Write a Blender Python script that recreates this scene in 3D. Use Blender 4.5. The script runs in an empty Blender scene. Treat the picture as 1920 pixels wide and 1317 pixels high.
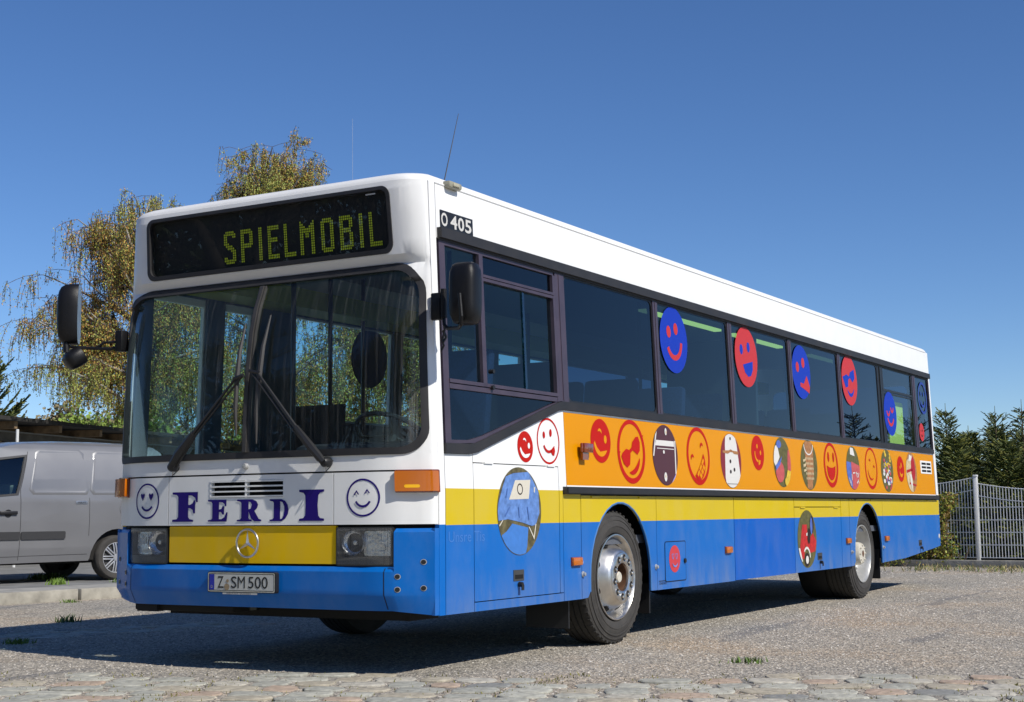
import bpy, bmesh, math, random
import numpy as np
from mathutils import Vector, Matrix
from mathutils.geometry import tessellate_polygon

# ------------------------------------------------------------------ camera, light
S = bpy.context.scene
COL = S.collection
R = math.radians
cd = bpy.data.cameras.new('camera'); cam = bpy.data.objects.new('camera', cd); COL.objects.link(cam)
YAW, PITCH, ROLL = 0.5292, 0.1120, -0.0096
f_ = Vector((math.cos(PITCH)*math.cos(YAW), math.cos(PITCH)*math.sin(YAW), math.sin(PITCH)))
r_ = Vector((math.sin(YAW), -math.cos(YAW), 0)); u_ = r_.cross(f_)
rr = r_*math.cos(ROLL) + u_*math.sin(ROLL); uu = -r_*math.sin(ROLL) + u_*math.cos(ROLL)
m = Matrix((rr, uu, -f_)).transposed().to_4x4(); m.translation = Vector((-6.866, -4.6031, 0.9228))
cam.matrix_world = m
cd.sensor_width = 36; cd.lens = 36*2715.7/1920; cd.clip_end = 3000; cd.clip_start = .05
S.camera = cam
SUN = Vector((-.21, -1.06, 1.0)).normalized()
ELEV = math.asin(SUN.z); ROT = math.atan2(SUN.x, SUN.y)
w = bpy.data.worlds.new('World'); S.world = w; w.use_nodes = True
nt = w.node_tree; bg = nt.nodes['Background']; sky = nt.nodes.new('ShaderNodeTexSky')
sky.sky_type = 'NISHITA'; sky.sun_disc = False; sky.sun_elevation = ELEV; sky.sun_rotation = ROT
sky.air_density = 0.9; sky.dust_density = 0.02; sky.ozone_density = 5.5; sky.altitude = 900
hs_ = nt.nodes.new('ShaderNodeHueSaturation'); hs_.inputs['Saturation'].default_value = 1.12; hs_.inputs['Hue'].default_value = .506
nt.links.new(sky.outputs[0], hs_.inputs['Color']); nt.links.new(hs_.outputs[0], bg.inputs[0]); bg.inputs[1].default_value = 0.122
ld = bpy.data.lights.new('sun', 'SUN'); ld.energy = 5.0; ld.angle = R(.5); ld.color = (1, .95, .87)
sun = bpy.data.objects.new('sun', ld); COL.objects.link(sun)
sun.rotation_euler = SUN.to_track_quat('Z', 'Y').to_euler()
S.view_settings.view_transform = 'Standard'; S.view_settings.look = 'None'
S.view_settings.gamma = 1; S.view_settings.exposure = -0.1

# ------------------------------------------------------------------ materials
MATS = {}
def mat(name, col, rough=.5, metal=0., coat=0., var=0., vscale=8., bump=0., bscale=40., spec=.5, island=0., emit=None):
    if name in MATS: return MATS[name]
    mt = bpy.data.materials.new(name); mt.use_nodes = True; n = mt.node_tree; p = n.nodes['Principled BSDF']
    c = (*col, 1) if len(col) == 3 else col
    p.inputs['Base Color'].default_value = c; p.inputs['Roughness'].default_value = rough
    p.inputs['Metallic'].default_value = metal; p.inputs['Coat Weight'].default_value = coat
    p.inputs['Coat Roughness'].default_value = .08
    p.inputs['Specular IOR Level'].default_value = spec
    tc = n.nodes.new('ShaderNodeTexCoord')
    if var or island:
        hsv = n.nodes.new('ShaderNodeHueSaturation'); hsv.inputs['Color'].default_value = c
        n.links.new(hsv.outputs[0], p.inputs['Base Color'])
        if island:
            g = n.nodes.new('ShaderNodeNewGeometry'); mr = n.nodes.new('ShaderNodeMapRange')
            mr.inputs[3].default_value = 1-island; mr.inputs[4].default_value = 1+island
            n.links.new(g.outputs['Random Per Island'], mr.inputs[0]); n.links.new(mr.outputs[0], hsv.inputs['Value'])
        else:
            t = n.nodes.new('ShaderNodeTexNoise'); t.inputs['Scale'].default_value = vscale; t.inputs['Detail'].default_value = 6
            mr = n.nodes.new('ShaderNodeMapRange'); mr.inputs[1].default_value = .3; mr.inputs[2].default_value = .7
            mr.inputs[3].default_value = 1-var; mr.inputs[4].default_value = 1+var*.4
            n.links.new(tc.outputs['Object'], t.inputs[0]); n.links.new(t.outputs[0], mr.inputs[0]); n.links.new(mr.outputs[0], hsv.inputs['Value'])
            mr2 = n.nodes.new('ShaderNodeMapRange'); mr2.inputs[3].default_value = max(rough-.08, .02); mr2.inputs[4].default_value = min(rough+.15, 1)
            n.links.new(t.outputs[0], mr2.inputs[0]); n.links.new(mr2.outputs[0], p.inputs['Roughness'])
    if bump:
        t = n.nodes.new('ShaderNodeTexNoise'); t.inputs['Scale'].default_value = bscale; t.inputs['Detail'].default_value = 4
        b = n.nodes.new('ShaderNodeBump'); b.inputs['Strength'].default_value = bump; b.inputs['Distance'].default_value = .01
        n.links.new(tc.outputs['Object'], t.inputs[0]); n.links.new(t.outputs[0], b.inputs['Height']); n.links.new(b.outputs[0], p.inputs['Normal'])
    if emit: p.inputs['Emission Color'].default_value = (*emit[0], 1); p.inputs['Emission Strength'].default_value = emit[1]
    MATS[name] = mt; return mt

def glass(name, tint, refl=.04, rough=0.0, streak=0.):
    if name in MATS: return MATS[name]
    mt = bpy.data.materials.new(name); mt.use_nodes = True; n = mt.node_tree
    for x in list(n.nodes):
        if x.type == 'BSDF_PRINCIPLED': n.nodes.remove(x)
    out = n.nodes['Material Output']; tr = n.nodes.new('ShaderNodeBsdfTransparent'); gl = n.nodes.new('ShaderNodeBsdfGlossy')
    tr.inputs[0].default_value = (*tint, 1); gl.inputs['Roughness'].default_value = rough
    gl.inputs[0].default_value = (.9, .95, 1, 1)
    lw = n.nodes.new('ShaderNodeLayerWeight'); lw.inputs[0].default_value = .5
    mx = n.nodes.new('ShaderNodeMixShader')
    pw = n.nodes.new('ShaderNodeMath'); pw.operation = 'POWER'; pw.inputs[1].default_value = 5; n.links.new(lw.outputs['Facing'], pw.inputs[0])
    ad = n.nodes.new('ShaderNodeMath'); ad.operation = 'MULTIPLY_ADD'; ad.inputs[1].default_value = .94; ad.inputs[2].default_value = .035+refl; ad.use_clamp = True
    n.links.new(pw.outputs[0], ad.inputs[0]); n.links.new(ad.outputs[0], mx.inputs[0])
    n.links.new(tr.outputs[0], mx.inputs[1]); n.links.new(gl.outputs[0], mx.inputs[2])
    last = mx
    if streak:      # dried run-off streaks on the pane: thin vertical bands of dirt
        tc = n.nodes.new('ShaderNodeTexCoord'); mp = n.nodes.new('ShaderNodeMapping'); mp.inputs['Scale'].default_value = (1, 38, .8)
        t = n.nodes.new('ShaderNodeTexNoise'); t.inputs['Scale'].default_value = 1.5; t.inputs['Detail'].default_value = 5; t.inputs['Roughness'].default_value = .7
        n.links.new(tc.outputs['Object'], mp.inputs[0]); n.links.new(mp.outputs[0], t.inputs[0])
        mr = n.nodes.new('ShaderNodeMapRange'); mr.inputs[1].default_value = .5; mr.inputs[2].default_value = .8; mr.inputs[3].default_value = .01; mr.inputs[4].default_value = streak
        n.links.new(t.outputs[0], mr.inputs[0])
        # heavier deposit beside the driver-side edge, where water runs off
        sx = n.nodes.new('ShaderNodeSeparateXYZ'); n.links.new(tc.outputs['Object'], sx.inputs[0])
        me = n.nodes.new('ShaderNodeMapRange'); me.inputs[1].default_value = -1.07; me.inputs[2].default_value = -1.15; me.inputs[3].default_value = 1.0; me.inputs[4].default_value = 5.0
        n.links.new(sx.outputs['Y'], me.inputs[0])
        mm = n.nodes.new('ShaderNodeMath'); mm.operation = 'MULTIPLY'; mm.use_clamp = True
        n.links.new(mr.outputs[0], mm.inputs[0]); n.links.new(me.outputs[0], mm.inputs[1])
        df = n.nodes.new('ShaderNodeBsdfDiffuse'); df.inputs[0].default_value = (.5, .5, .48, 1)
        m2 = n.nodes.new('ShaderNodeMixShader'); n.links.new(mm.outputs[0], m2.inputs[0]); n.links.new(mx.outputs[0], m2.inputs[1]); n.links.new(df.outputs[0], m2.inputs[2])
        last = m2
    n.links.new(last.outputs[0], out.inputs[0])
    MATS[name] = mt; return mt

WHITE = (.82, .82, .80); YEL = (.61, .445, .003); BLUE = (.002, .128, .47); ORG = (.67, .262, .0008); RED = (.66, .018, .006); NAVY = (.018, .006, .16)
def zpaint(name, stops, rough=.3):
    """paint whose colour changes at given heights: stops = [(z_upper, colour), ...]"""
    if name in MATS: return MATS[name]
    mt = bpy.data.materials.new(name); mt.use_nodes = True; n = mt.node_tree; p = n.nodes['Principled BSDF']
    p.inputs['Roughness'].default_value = rough; p.inputs['Coat Weight'].default_value = .0 if name != 'blue_paint' else .2; p.inputs['Coat Roughness'].default_value = .1; p.inputs['Specular IOR Level'].default_value = {'livery_paint': .24, 'orange_paint': .07}.get(name, .16)
    tc = n.nodes.new('ShaderNodeTexCoord'); sx = n.nodes.new('ShaderNodeSeparateXYZ'); n.links.new(tc.outputs['Object'], sx.inputs[0])
    cur = None
    for i, (z, c) in enumerate(stops):
        if cur is None:
            rgb = n.nodes.new('ShaderNodeRGB'); rgb.outputs[0].default_value = (*c, 1); cur = rgb.outputs[0]
        else:
            g = n.nodes.new('ShaderNodeMath'); g.operation = 'GREATER_THAN'; g.inputs[1].default_value = stops[i-1][0]
            n.links.new(sx.outputs[2], g.inputs[0])
            mx = n.nodes.new('ShaderNodeMix'); mx.data_type = 'RGBA'
            n.links.new(g.outputs[0], mx.inputs[0]); n.links.new(cur, mx.inputs[6]); mx.inputs[7].default_value = (*c, 1); cur = mx.outputs[2]
    t = n.nodes.new('ShaderNodeTexNoise'); t.inputs['Scale'].default_value = 5; t.inputs['Detail'].default_value = 8; t.inputs['Roughness'].default_value = .65
    mp = n.nodes.new('ShaderNodeMapping'); mp.inputs['Scale'].default_value = (1, 1, .5)
    n.links.new(tc.outputs['Object'], mp.inputs[0]); n.links.new(mp.outputs[0], t.inputs[0])
    mr = n.nodes.new('ShaderNodeMapRange'); mr.inputs[1].default_value = .42; mr.inputs[2].default_value = .75; mr.inputs[3].default_value = 0; mr.inputs[4].default_value = .09 if len(stops) != 1 or stops[0][1] != ORG else .01
    n.links.new(t.outputs[0], mr.inputs[0])
    mx = n.nodes.new('ShaderNodeMix'); mx.data_type = 'RGBA'; n.links.new(mr.outputs[0], mx.inputs[0]); n.links.new(cur, mx.inputs[6]); mx.inputs[7].default_value = (.42, .4, .36, 1)
    if name == 'livery_paint':
        t3 = n.nodes.new('ShaderNodeTexNoise'); t3.inputs['Scale'].default_value = 9; t3.inputs['Detail'].default_value = 10; t3.inputs['Roughness'].default_value = .7
        mp3 = n.nodes.new('ShaderNodeMapping'); mp3.inputs['Scale'].default_value = (1, 1, .25); n.links.new(tc.outputs['Object'], mp3.inputs[0]); n.links.new(mp3.outputs[0], t3.inputs[0])
        zr = n.nodes.new('ShaderNodeMapRange'); zr.inputs[1].default_value = .62; zr.inputs[2].default_value = .35; zr.inputs[3].default_value = .03; zr.inputs[4].default_value = .42; n.links.new(sx.outputs[2], zr.inputs[0])
        tr_ = n.nodes.new('ShaderNodeMapRange'); tr_.inputs[1].default_value = .35; tr_.inputs[2].default_value = .7; n.links.new(t3.outputs[0], tr_.inputs[0])
        mu = n.nodes.new('ShaderNodeMath'); mu.operation = 'MULTIPLY'; n.links.new(zr.outputs[0], mu.inputs[0]); n.links.new(tr_.outputs[0], mu.inputs[1])
        m3 = n.nodes.new('ShaderNodeMix'); m3.data_type = 'RGBA'; n.links.new(mu.outputs[0], m3.inputs[0]); n.links.new(mx.outputs[2], m3.inputs[6]); m3.inputs[7].default_value = (.23, .25, .27, 1); mx = m3
    n.links.new(mx.outputs[2], p.inputs['Base Color'])
    t2 = n.nodes.new('ShaderNodeTexNoise'); t2.inputs['Scale'].default_value = 1.3; b = n.nodes.new('ShaderNodeBump'); b.inputs['Strength'].default_value = .5; b.inputs['Distance'].default_value = .03
    n.links.new(tc.outputs['Object'], t2.inputs[0]); n.links.new(t2.outputs[0], b.inputs['Height']); n.links.new(b.outputs[0], p.inputs['Normal'])
    MATS[name] = mt; return mt

m_white = zpaint('white_paint', [(9, WHITE)])
m_skirt = zpaint('livery_paint', [(.862, BLUE), (1.075, YEL), (9, WHITE)])
m_skirt2 = zpaint('deeper_blue_livery', [(.862, (.001, .100, .46)), (1.075, YEL), (9, WHITE)])  # same livery with a deeper blue, used on one skirt panel
m_post = zpaint('post_paint', [(.866, BLUE), (9, WHITE)])
m_blue = zpaint('blue_paint', [(9, BLUE)])
m_frontyel = zpaint('amber_paint', [(9, (.80, .50, .002))])
m_org = zpaint('orange_paint', [(9, ORG)])
m_rub = mat('black_rubber', (.022, .021, .022), .55, var=.3, vscale=6)
m_frame = mat('window_frame', (.060, .045, .066), .4, var=.2)
m_black = mat('black_plastic', (.012, .012, .013), .45)
m_mirror = mat('mirror_shell', (.007, .007, .008), .42, bump=.15, bscale=300, spec=.3)
m_dark = mat('underbody', (.012, .011, .010), .9)
m_void = mat('dark_gap', (.004, .004, .004), .9)
m_chrome = mat('chrome', (.70, .68, .64), .30, metal=1, var=.15, vscale=12)
m_steel = mat('silver_paint', (.52, .52, .50), .35, metal=.5, var=.15)
m_cream = mat('cream_hub', (.62, .58, .48), .5, var=.3, vscale=14)
m_rust = mat('rusty_hub', (.12, .055, .025), .8, var=.5, vscale=18)
m_tyre = mat('tyre_rubber', (.050, .046, .041), .75, var=.35, vscale=9, bump=.25, bscale=60)
m_tread = mat('tread_rubber', (.030, .028, .025), .85, bump=.6, bscale=50)
m_amber = mat('amber_lens', (.52, .13, .002), .12, coat=.6, spec=.5)
m_amberd = mat('amber_lens_dark', (.20, .035, .004), .12, coat=1)
m_red = mat('red_film', (.47, .010, .004), .45, spec=.12); m_navy = mat('navy_film', NAVY, .45, spec=.15)
m_wblue = mat('blue_film', (.008, .036, .38), .5, spec=.2); m_wred = mat('soft_red_film', (.50, .035, .038), .5, spec=.2)
m_orgf = mat('orange_film', ORG, .45, spec=.12); m_whf = mat('white_film', WHITE, .35)
m_ws = glass('windscreen_glass', (.72, .84, .84), .0, streak=.12)
m_wg = glass('tinted_glass', (.42, .60, .62), .012)
m_wd = glass('dark_tinted_glass', (.05, .08, .14), .02)
m_far = glass('door_glass', (.62, .86, .88), .01)
m_clear = glass('lamp_glass', (.85, .87, .88), .05)
m_lens = glass('ribbed_lamp_glass', (.85, .87, .88), .04)
_n = m_lens.node_tree; _d = _n.nodes.new('ShaderNodeBsdfDiffuse'); _d.inputs[0].default_value = (.62, .63, .64, 1); _m = _n.nodes.new('ShaderNodeMixShader')
_tc = _n.nodes.new('ShaderNodeTexCoord'); _w = _n.nodes.new('ShaderNodeTexWave'); _w.bands_direction = 'Y'; _w.inputs['Scale'].default_value = 28; _n.links.new(_tc.outputs['Object'], _w.inputs[0])
_r = _n.nodes.new('ShaderNodeMapRange'); _r.inputs[3].default_value = .01; _r.inputs[4].default_value = .11; _n.links.new(_w.outputs['Fac'], _r.inputs[0]); _n.links.new(_r.outputs[0], _m.inputs[0])
_o = _n.nodes['Material Output']; _s = _o.inputs[0].links[0].from_socket; _n.links.new(_s, _m.inputs[1]); _n.links.new(_d.outputs[0], _m.inputs[2]); _n.links.new(_m.outputs[0], _o.inputs[0])

# ------------------------------------------------------------------ mesh helpers
OFF = {}
def obj(name, bm, mats, parent=None, label=None, cat=None, group=None, kind=None, smooth=35, off=None):
    me = bpy.data.meshes.new(name)
    o0 = off if off is not None else (OFF.get(parent.name) if parent else None)
    if o0 is not None: bmesh.ops.translate(bm, vec=-Vector(o0), verts=bm.verts)
    bm.to_mesh(me); bm.free()
    if not isinstance(mats, (list, tuple)): mats = [mats]
    for q in mats: me.materials.append(q)
    if smooth: me.shade_smooth(); me.set_sharp_from_angle(angle=R(smooth))
    o = bpy.data.objects.new(name, me); COL.objects.link(o)
    if parent: o.parent = parent; OFF[o.name] = OFF.get(parent.name)
    elif off is not None: o.location = off
    for k, v in (('label', label), ('category', cat), ('group', group), ('kind', kind)):
        if v: o[k] = v
    return o
def split_obj(name, bm, mats, parent=None, **kw):
    """one object for each connected piece of the mesh"""
    bm.verts.ensure_lookup_table(); bm.verts.index_update(); seen = set(); comps = []
    for v in bm.verts:
        if v.index in seen: continue
        st = [v]; seen.add(v.index); c = []
        while st:
            q = st.pop(); c.append(q.index)
            for e in q.link_edges:
                o = e.other_vert(q)
                if o.index not in seen: seen.add(o.index); st.append(o)
        comps.append(set(c))
    for c in comps:
        b2 = bm.copy(); b2.verts.ensure_lookup_table()
        bmesh.ops.delete(b2, geom=[v for i, v in enumerate(b2.verts) if i not in c], context='VERTS'); obj(name, b2, mats, parent, **kw)
    bm.free()
def empty(name, loc=(0, 0, 0), rz=0, parent=None, label=None, cat=None, group=None, off=True):
    o = bpy.data.objects.new(name, None); COL.objects.link(o); o.empty_display_size = .2
    if parent: o.parent = parent
    o.location = loc; o.rotation_euler = (0, 0, rz)
    OFF[o.name] = Vector(loc) if off and not parent else (OFF.get(parent.name) if (parent and off) else None)
    for k, v in (('label', label), ('category', cat), ('group', group)):
        if v: o[k] = v
    return o
def BM(): return bmesh.new()
def face(bm, pts, mi=0):
    f = bm.faces.new([bm.verts.new(p) for p in pts]); f.material_index = mi; return f
def box(bm, a, b, mi=0, M=None, bev=0):
    x0, y0, z0 = a; x1, y1, z1 = b
    vs = [bm.verts.new(p) for p in ((x0,y0,z0),(x1,y0,z0),(x1,y1,z0),(x0,y1,z0),(x0,y0,z1),(x1,y0,z1),(x1,y1,z1),(x0,y1,z1))]
    fs = []
    for q in ((0,3,2,1),(4,5,6,7),(0,1,5,4),(1,2,6,5),(2,3,7,6),(3,0,4,7)):
        f = bm.faces.new([vs[i] for i in q]); f.material_index = mi; fs.append(f)
    if bev:
        es = list({e for f in fs for e in f.edges})
        r = bmesh.ops.bevel(bm, geom=es, offset=bev, segments=2, profile=.5, affect='EDGES')
        vs = list({v for f in r['faces'] for v in f.verts} | {v for v in vs if v.is_valid})
        for f in r['faces']: f.material_index = mi
    if M: bmesh.ops.transform(bm, matrix=M, verts=[v for v in vs if v.is_valid])
    return vs
def tube(bm, pts, rad, n=8, mi=0, cap=True):
    pts = [Vector(p) for p in pts]; rads = rad if isinstance(rad, (list, tuple)) else [rad]*len(pts)
    rings = []; up = None
    for i, p in enumerate(pts):
        t = (pts[min(i+1, len(pts)-1)]-pts[max(i-1, 0)]).normalized()
        if up is None: up = Vector((0, 0, 1)) if abs(t.z) < .9 else Vector((1, 0, 0))
        a = t.cross(up).normalized(); b = a.cross(t).normalized(); up = b
        rings.append([bm.verts.new(p + (a*math.cos(k*2*math.pi/n) + b*math.sin(k*2*math.pi/n))*rads[i]) for k in range(n)])
    for i in range(len(rings)-1):
        for k in range(n):
            f = bm.faces.new([rings[i][k], rings[i][(k+1) % n], rings[i+1][(k+1) % n], rings[i+1][k]]); f.material_index = mi
    if cap:
        bm.faces.new(rings[0][::-1]).material_index = mi; bm.faces.new(rings[-1]).material_index = mi
def lathe(bm, prof, c, axis='y', n=48, mi=None, close=False):
    """prof [(r, h, mat)], revolved about axis; h along axis"""
    rings = []
    for q in prof:
        r, h = q[0], q[1]; ring = []
        for k in range(n):
            a = k*2*math.pi/n; cc, ss = r*math.cos(a), r*math.sin(a)
            ring.append(bm.verts.new({'y': (c[0]+cc, c[1]+h, c[2]+ss), 'x': (c[0]+h, c[1]+cc, c[2]+ss), 'z': (c[0]+cc, c[1]+ss, c[2]+h)}[axis]))
        rings.append(ring)
    for i in range(len(rings)-1):
        mm = prof[i][2] if len(prof[i]) > 2 else (mi or 0)
        for k in range(n):
            f = bm.faces.new([rings[i][k], rings[i][(k+1) % n], rings[i+1][(k+1) % n], rings[i+1][k]]); f.material_index = mm
    if close: bm.faces.new(rings[-1]).material_index = (prof[-1][2] if len(prof[-1]) > 2 else (mi or 0))
def panel(bm, outline, mapf, w0=0., w1=None, holes=(), cu=(), cv=(), mi=0):
    loops = [[Vector((p[0], p[1], 0)) for p in lp] for lp in [outline]+list(holes)]
    flat = [p for lp in loops for p in lp]; t = BM(); vs = [t.verts.new(p) for p in flat]
    for tri in tessellate_polygon(loops):
        a, b, c = [vs[i] for i in tri]
        if len({a, b, c}) == 3 and (b.co-a.co).cross(c.co-a.co).length > 1e-10:
            try: t.faces.new((a, b, c))
            except ValueError: pass
    for ax, cs in ((0, cu), (1, cv)):
        n = Vector((1, 0, 0)) if ax == 0 else Vector((0, 1, 0))
        for c in cs:
            bmesh.ops.bisect_plane(t, geom=t.verts[:]+t.edges[:]+t.faces[:], dist=1e-6, plane_co=n*c, plane_no=n)
    for f in t.faces:
        f.normal_update()
        if f.normal.z < 0: f.normal_flip()
    t.verts.ensure_lookup_table(); t.verts.index_update()
    fr = [bm.verts.new(mapf(v.co.x, v.co.y, w0)) for v in t.verts]
    for f in t.faces: bm.faces.new([fr[v.index] for v in f.verts]).material_index = mi
    if w1 is not None:
        bk = [bm.verts.new(mapf(v.co.x, v.co.y, w1)) for v in t.verts]
        for f in t.faces: bm.faces.new([bk[v.index] for v in reversed(f.verts)]).material_index = mi
        for e in t.edges:
            if len(e.link_faces) == 1:
                l = e.link_loops[0]; a, b = l.vert.index, l.link_loop_next.vert.index
                bm.faces.new([fr[b], fr[a], bk[a], bk[b]]).material_index = mi
    t.free()
def rect(u0, u1, v0, v1): return [(u0, v0), (u1, v0), (u1, v1), (u0, v1)]
def rrect(u0, u1, v0, v1, r, n=6):
    o = []
    rs = r if isinstance(r, (list, tuple)) else [r]*4
    for (cx, cy, a0), q in zip(((u1, v0, -90), (u1, v1, 0), (u0, v1, 90), (u0, v0, 180)), rs):
        sx = -1 if cx == u1 else 1; sy = 1 if cy == v0 else -1
        for k in range(n+1):
            a = R(a0+90*k/n); o.append((cx+sx*q+q*math.cos(a), cy+sy*q+q*math.sin(a)))
    return o
def ell(cx, cy, rx, ry=None, rot=0, n=36):
    ry = rx if ry is None else ry; c, s = math.cos(R(rot)), math.sin(R(rot)); o = []
    for k in range(n):
        a = 2*math.pi*k/n; x, y = rx*math.cos(a), ry*math.sin(a); o.append((cx+x*c-y*s, cy+x*s+y*c))
    return o
def arcband(cx, cy, r0, r1, a0, a1, n=14, taper=False, sy=1):
    """crescent between two angles; taper pulls both ends to points"""
    o, q = [], []
    for k in range(n+1):
        t = k/n; a = R(a0+(a1-a0)*t); d = math.sin(math.pi*t)**.6 if taper else 1; mid = (r0+r1)/2
        ro = mid+(r1-mid)*max(d, .12); ri = mid-(mid-r0)*max(d, .12)
        o.append((cx+ro*math.cos(a), cy+ro*math.sin(a)*sy)); q.append((cx+ri*math.cos(a), cy+ri*math.sin(a)*sy))
    return o+q[::-1]
def rotp(P, a, cx=0, cy=0):
    c, s = math.cos(R(a)), math.sin(R(a)); return [(cx+(x-cx)*c-(y-cy)*s, cy+(x-cx)*s+(y-cy)*c) for x, y in P]
def clip(P, C):
    """clip polygon P by the convex counter-clockwise polygon C"""
    out = list(P)
    for i in range(len(C)):
        a, b = C[i], C[(i+1) % len(C)]
        side = lambda p: (b[0]-a[0])*(p[1]-a[1])-(b[1]-a[1])*(p[0]-a[0])
        inp, out = out, []
        for j in range(len(inp)):
            p, q = inp[j], inp[(j+1) % len(inp)]; sp, sq = side(p), side(q)
            if sp >= 0: out.append(p)
            if (sp >= 0) != (sq >= 0):
                t = sp/(sp-sq); out.append((p[0]+(q[0]-p[0])*t, p[1]+(q[1]-p[1])*t))
        if len(out) < 3: return []
    return out
def textmesh(bm, body, height, mapf, u0, v0, w0, width=None, mirror=False, mi=0, bold=0., font_aspect=1.):
    """lettering: built-in font outlines mapped on a surface; u0,v0 = left bottom; width in metres"""
    c = bpy.data.curves.new('t', 'FONT'); c.body = body; c.size = 1; c.resolution_u = 3; c.offset = bold
    o = bpy.data.objects.new('t', c); COL.objects.link(o)
    dg = bpy.context.evaluated_depsgraph_get(); me = bpy.data.meshes.new_from_object(o.evaluated_get(dg))
    bpy.data.objects.remove(o); bpy.data.curves.remove(c)
    co = np.array([v.co[:] for v in me.vertices]); x0, x1 = co[:, 0].min(), co[:, 0].max(); y0, y1 = co[:, 1].min(), co[:, 1].max()
    sy = height/(y1-y0); sx = (width/(x1-x0)) if width else sy*font_aspect
    vs = [bm.verts.new(mapf(u0+(-1 if mirror else 1)*(p[0]-x0)*sx, v0+(p[1]-y0)*sy, w0)) for p in co]
    for p in me.polygons:
        try: bm.faces.new([vs[i] for i in p.vertices]).material_index = mi
        except ValueError: pass
    bpy.data.meshes.remove(me)

# ------------------------------------------------------------------ bus surfaces (metres; x back, y across, z up)
def tum(z): return max(0., z-1.05)*.0375
def SIDE(u, v, w): return (u, tum(v)-w, v)
def FARS(u, v, w): return (u, 2.5-tum(v)+w, v)
ip = np.interp
def bow(t): return float(ip(t, [0, .2, .4, .6, 1.25], [.07, .07, .036, .024, 0]))
def Xf(y, z):
    t = max(0., min(y, 2.5-y))
    pc = float(ip(z, [.3, 1.0, 1.28, 1.55, 1.82, 2.05, 2.2, 2.36, 2.405, 2.43, 2.458, 2.85, 2.90, 2.95], [-.07, -.07, -.07, -.062, -.043, -.012, .026, .09, .128, .112, .086, .052, .058, .075]))
    s = float(ip(z, [1.3, 2.35], [0, 1])); c0 = pc + bow(t)*(1-s)
    p0 = float(ip(z, [.3, 1.3, 2.4, 2.9], [.16, .155, .165, .18]))
    k = float(ip(t, [0, .02, .06, .1, .2, .3], [1, .78, .58, .44, .10, 0])) if z < 2.3 else float(ip(t, [0, .015, .05, .1, .16, .24], [1, .72, .42, .18, .05, 0]))
    base = pc+.07*(1-s) if t < .3 else c0
    return c0*(1-k)+p0*k if True else base
def FRONT(u, v, w):
    x = Xf(u, v); k = (1.25-tum(v))/1.25
    t = min(u, 2.5-u); n = float(ip(t, [0, .2], [.8, 0])); sg = -1 if u < 1.25 else 1
    return (x-w*(1-.3*n), 1.25+(u-1.25)*k + sg*w*n, v)
CU = [.008, .02, .035, .06, .08, .1, .13, .16, .2, .25, .3, .4, .5, .6, .75, .9, 1.05, 1.25]; CU = CU+[2.5-a for a in CU[:-1]]
CV = [1.0, 1.1, 1.28, 1.4, 1.55, 1.7, 1.82, 1.95, 2.05, 2.12, 2.2, 2.28, 2.36, 2.405, 2.43, 2.458, 2.55, 2.7, 2.85, 2.875]

bus = empty('bus', (5.7, 1.25, 0), label='long white, orange, yellow and blue bus covered in smiley faces', cat='bus')
L = 11.60

# --- front shell
bm = BM()
ws = rrect(.030, 2.47, 1.275, 2.405, [.05, .20, .20, .15], 8)
disp = rrect(.226, 2.28, 2.470, 2.868, .06)
panel(bm, rect(0, 2.5, 1.182, 2.90), FRONT, 0, -.035, [ws, disp], CU, CV)
obj('front_shell', bm, m_white, bus)
# lower white panels
bm = BM(); vent = rrect(.958, 1.545, 1.038, 1.142, .006, 1)
panel(bm, rect(.607, 1.900, .870, 1.172), FRONT, 0, -.03, [vent], CU, CV); obj('bonnet_flap', bm, m_white, bus)
for a, b in ((.004, .600), (1.907, 2.496)):
    bm = BM(); panel(bm, rect(a, b, .870, 1.172), FRONT, 0, -.03, [], CU, CV); obj('corner_panel', bm, m_white, bus)
bm = BM(); panel(bm, rect(.02, 2.48, .6, 1.26), FRONT, -.05, -.06, [], CU, CV); obj('front_backing', bm, m_void, bus)
bm = BM(); panel(bm, rrect(.596, 1.90, .642, .864, .006, 2), FRONT, -.012, -.035, [], CU, CV); obj('radiator_flap', bm, m_frontyel, bus, label='dark yellow flap carrying the star emblem')
# ventilation grille
bm = BM()
for k in range(4):
    z = 1.040+k*.0305; panel(bm, rect(.962, 1.541, z, z+.009), FRONT, .004, -.03, [], CU)
for a in (.958, 1.246, 1.537): panel(bm, rect(a, a+.011, 1.038, 1.142), FRONT, .002, -.03)
obj('grille', bm, m_white, bus)
# washer knob
bm = BM(); lathe(bm, [(.022, .02), (.022, -.004), (.016, -.010), (.015, -.022), (.0, -.024)], (Xf(1.25, 1.227), 1.252, 1.227), 'x', 20); obj('wash_cap', bm, m_steel, bus)
# windscreen seal, panes, divider
bm = BM(); wsi = rrect(.062, 2.438, 1.312, 2.362, [.035, .165, .165, .125], 8)
panel(bm, rrect(.026, 2.474, 1.271, 2.409, [.05, .20, .20, .15], 8), FRONT, .010, -.03, [wsi], CU, CV); obj('windscreen_seal', bm, m_rub, bus)
bm = BM(); panel(bm, rrect(.058, 2.442, 1.308, 2.366, [.035, .165, .165, .125], 8), FRONT, -.006, None, [], CU, CV); wsc = obj('windscreen', bm, m_ws, bus)
bm = BM()
for (a, b, w1_) in ((1.228, 1.278, .014), (1.240, 1.266, .022)):
    panel(bm, rect(a, b, 1.31, 2.352), FRONT, w1_, -.012 if a < 1.23 else .012, [], [], CV)
obj('windscreen_divider', bm, mat('divider_rubber', (.05, .047, .044), .5, var=.3), bus)
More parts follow.
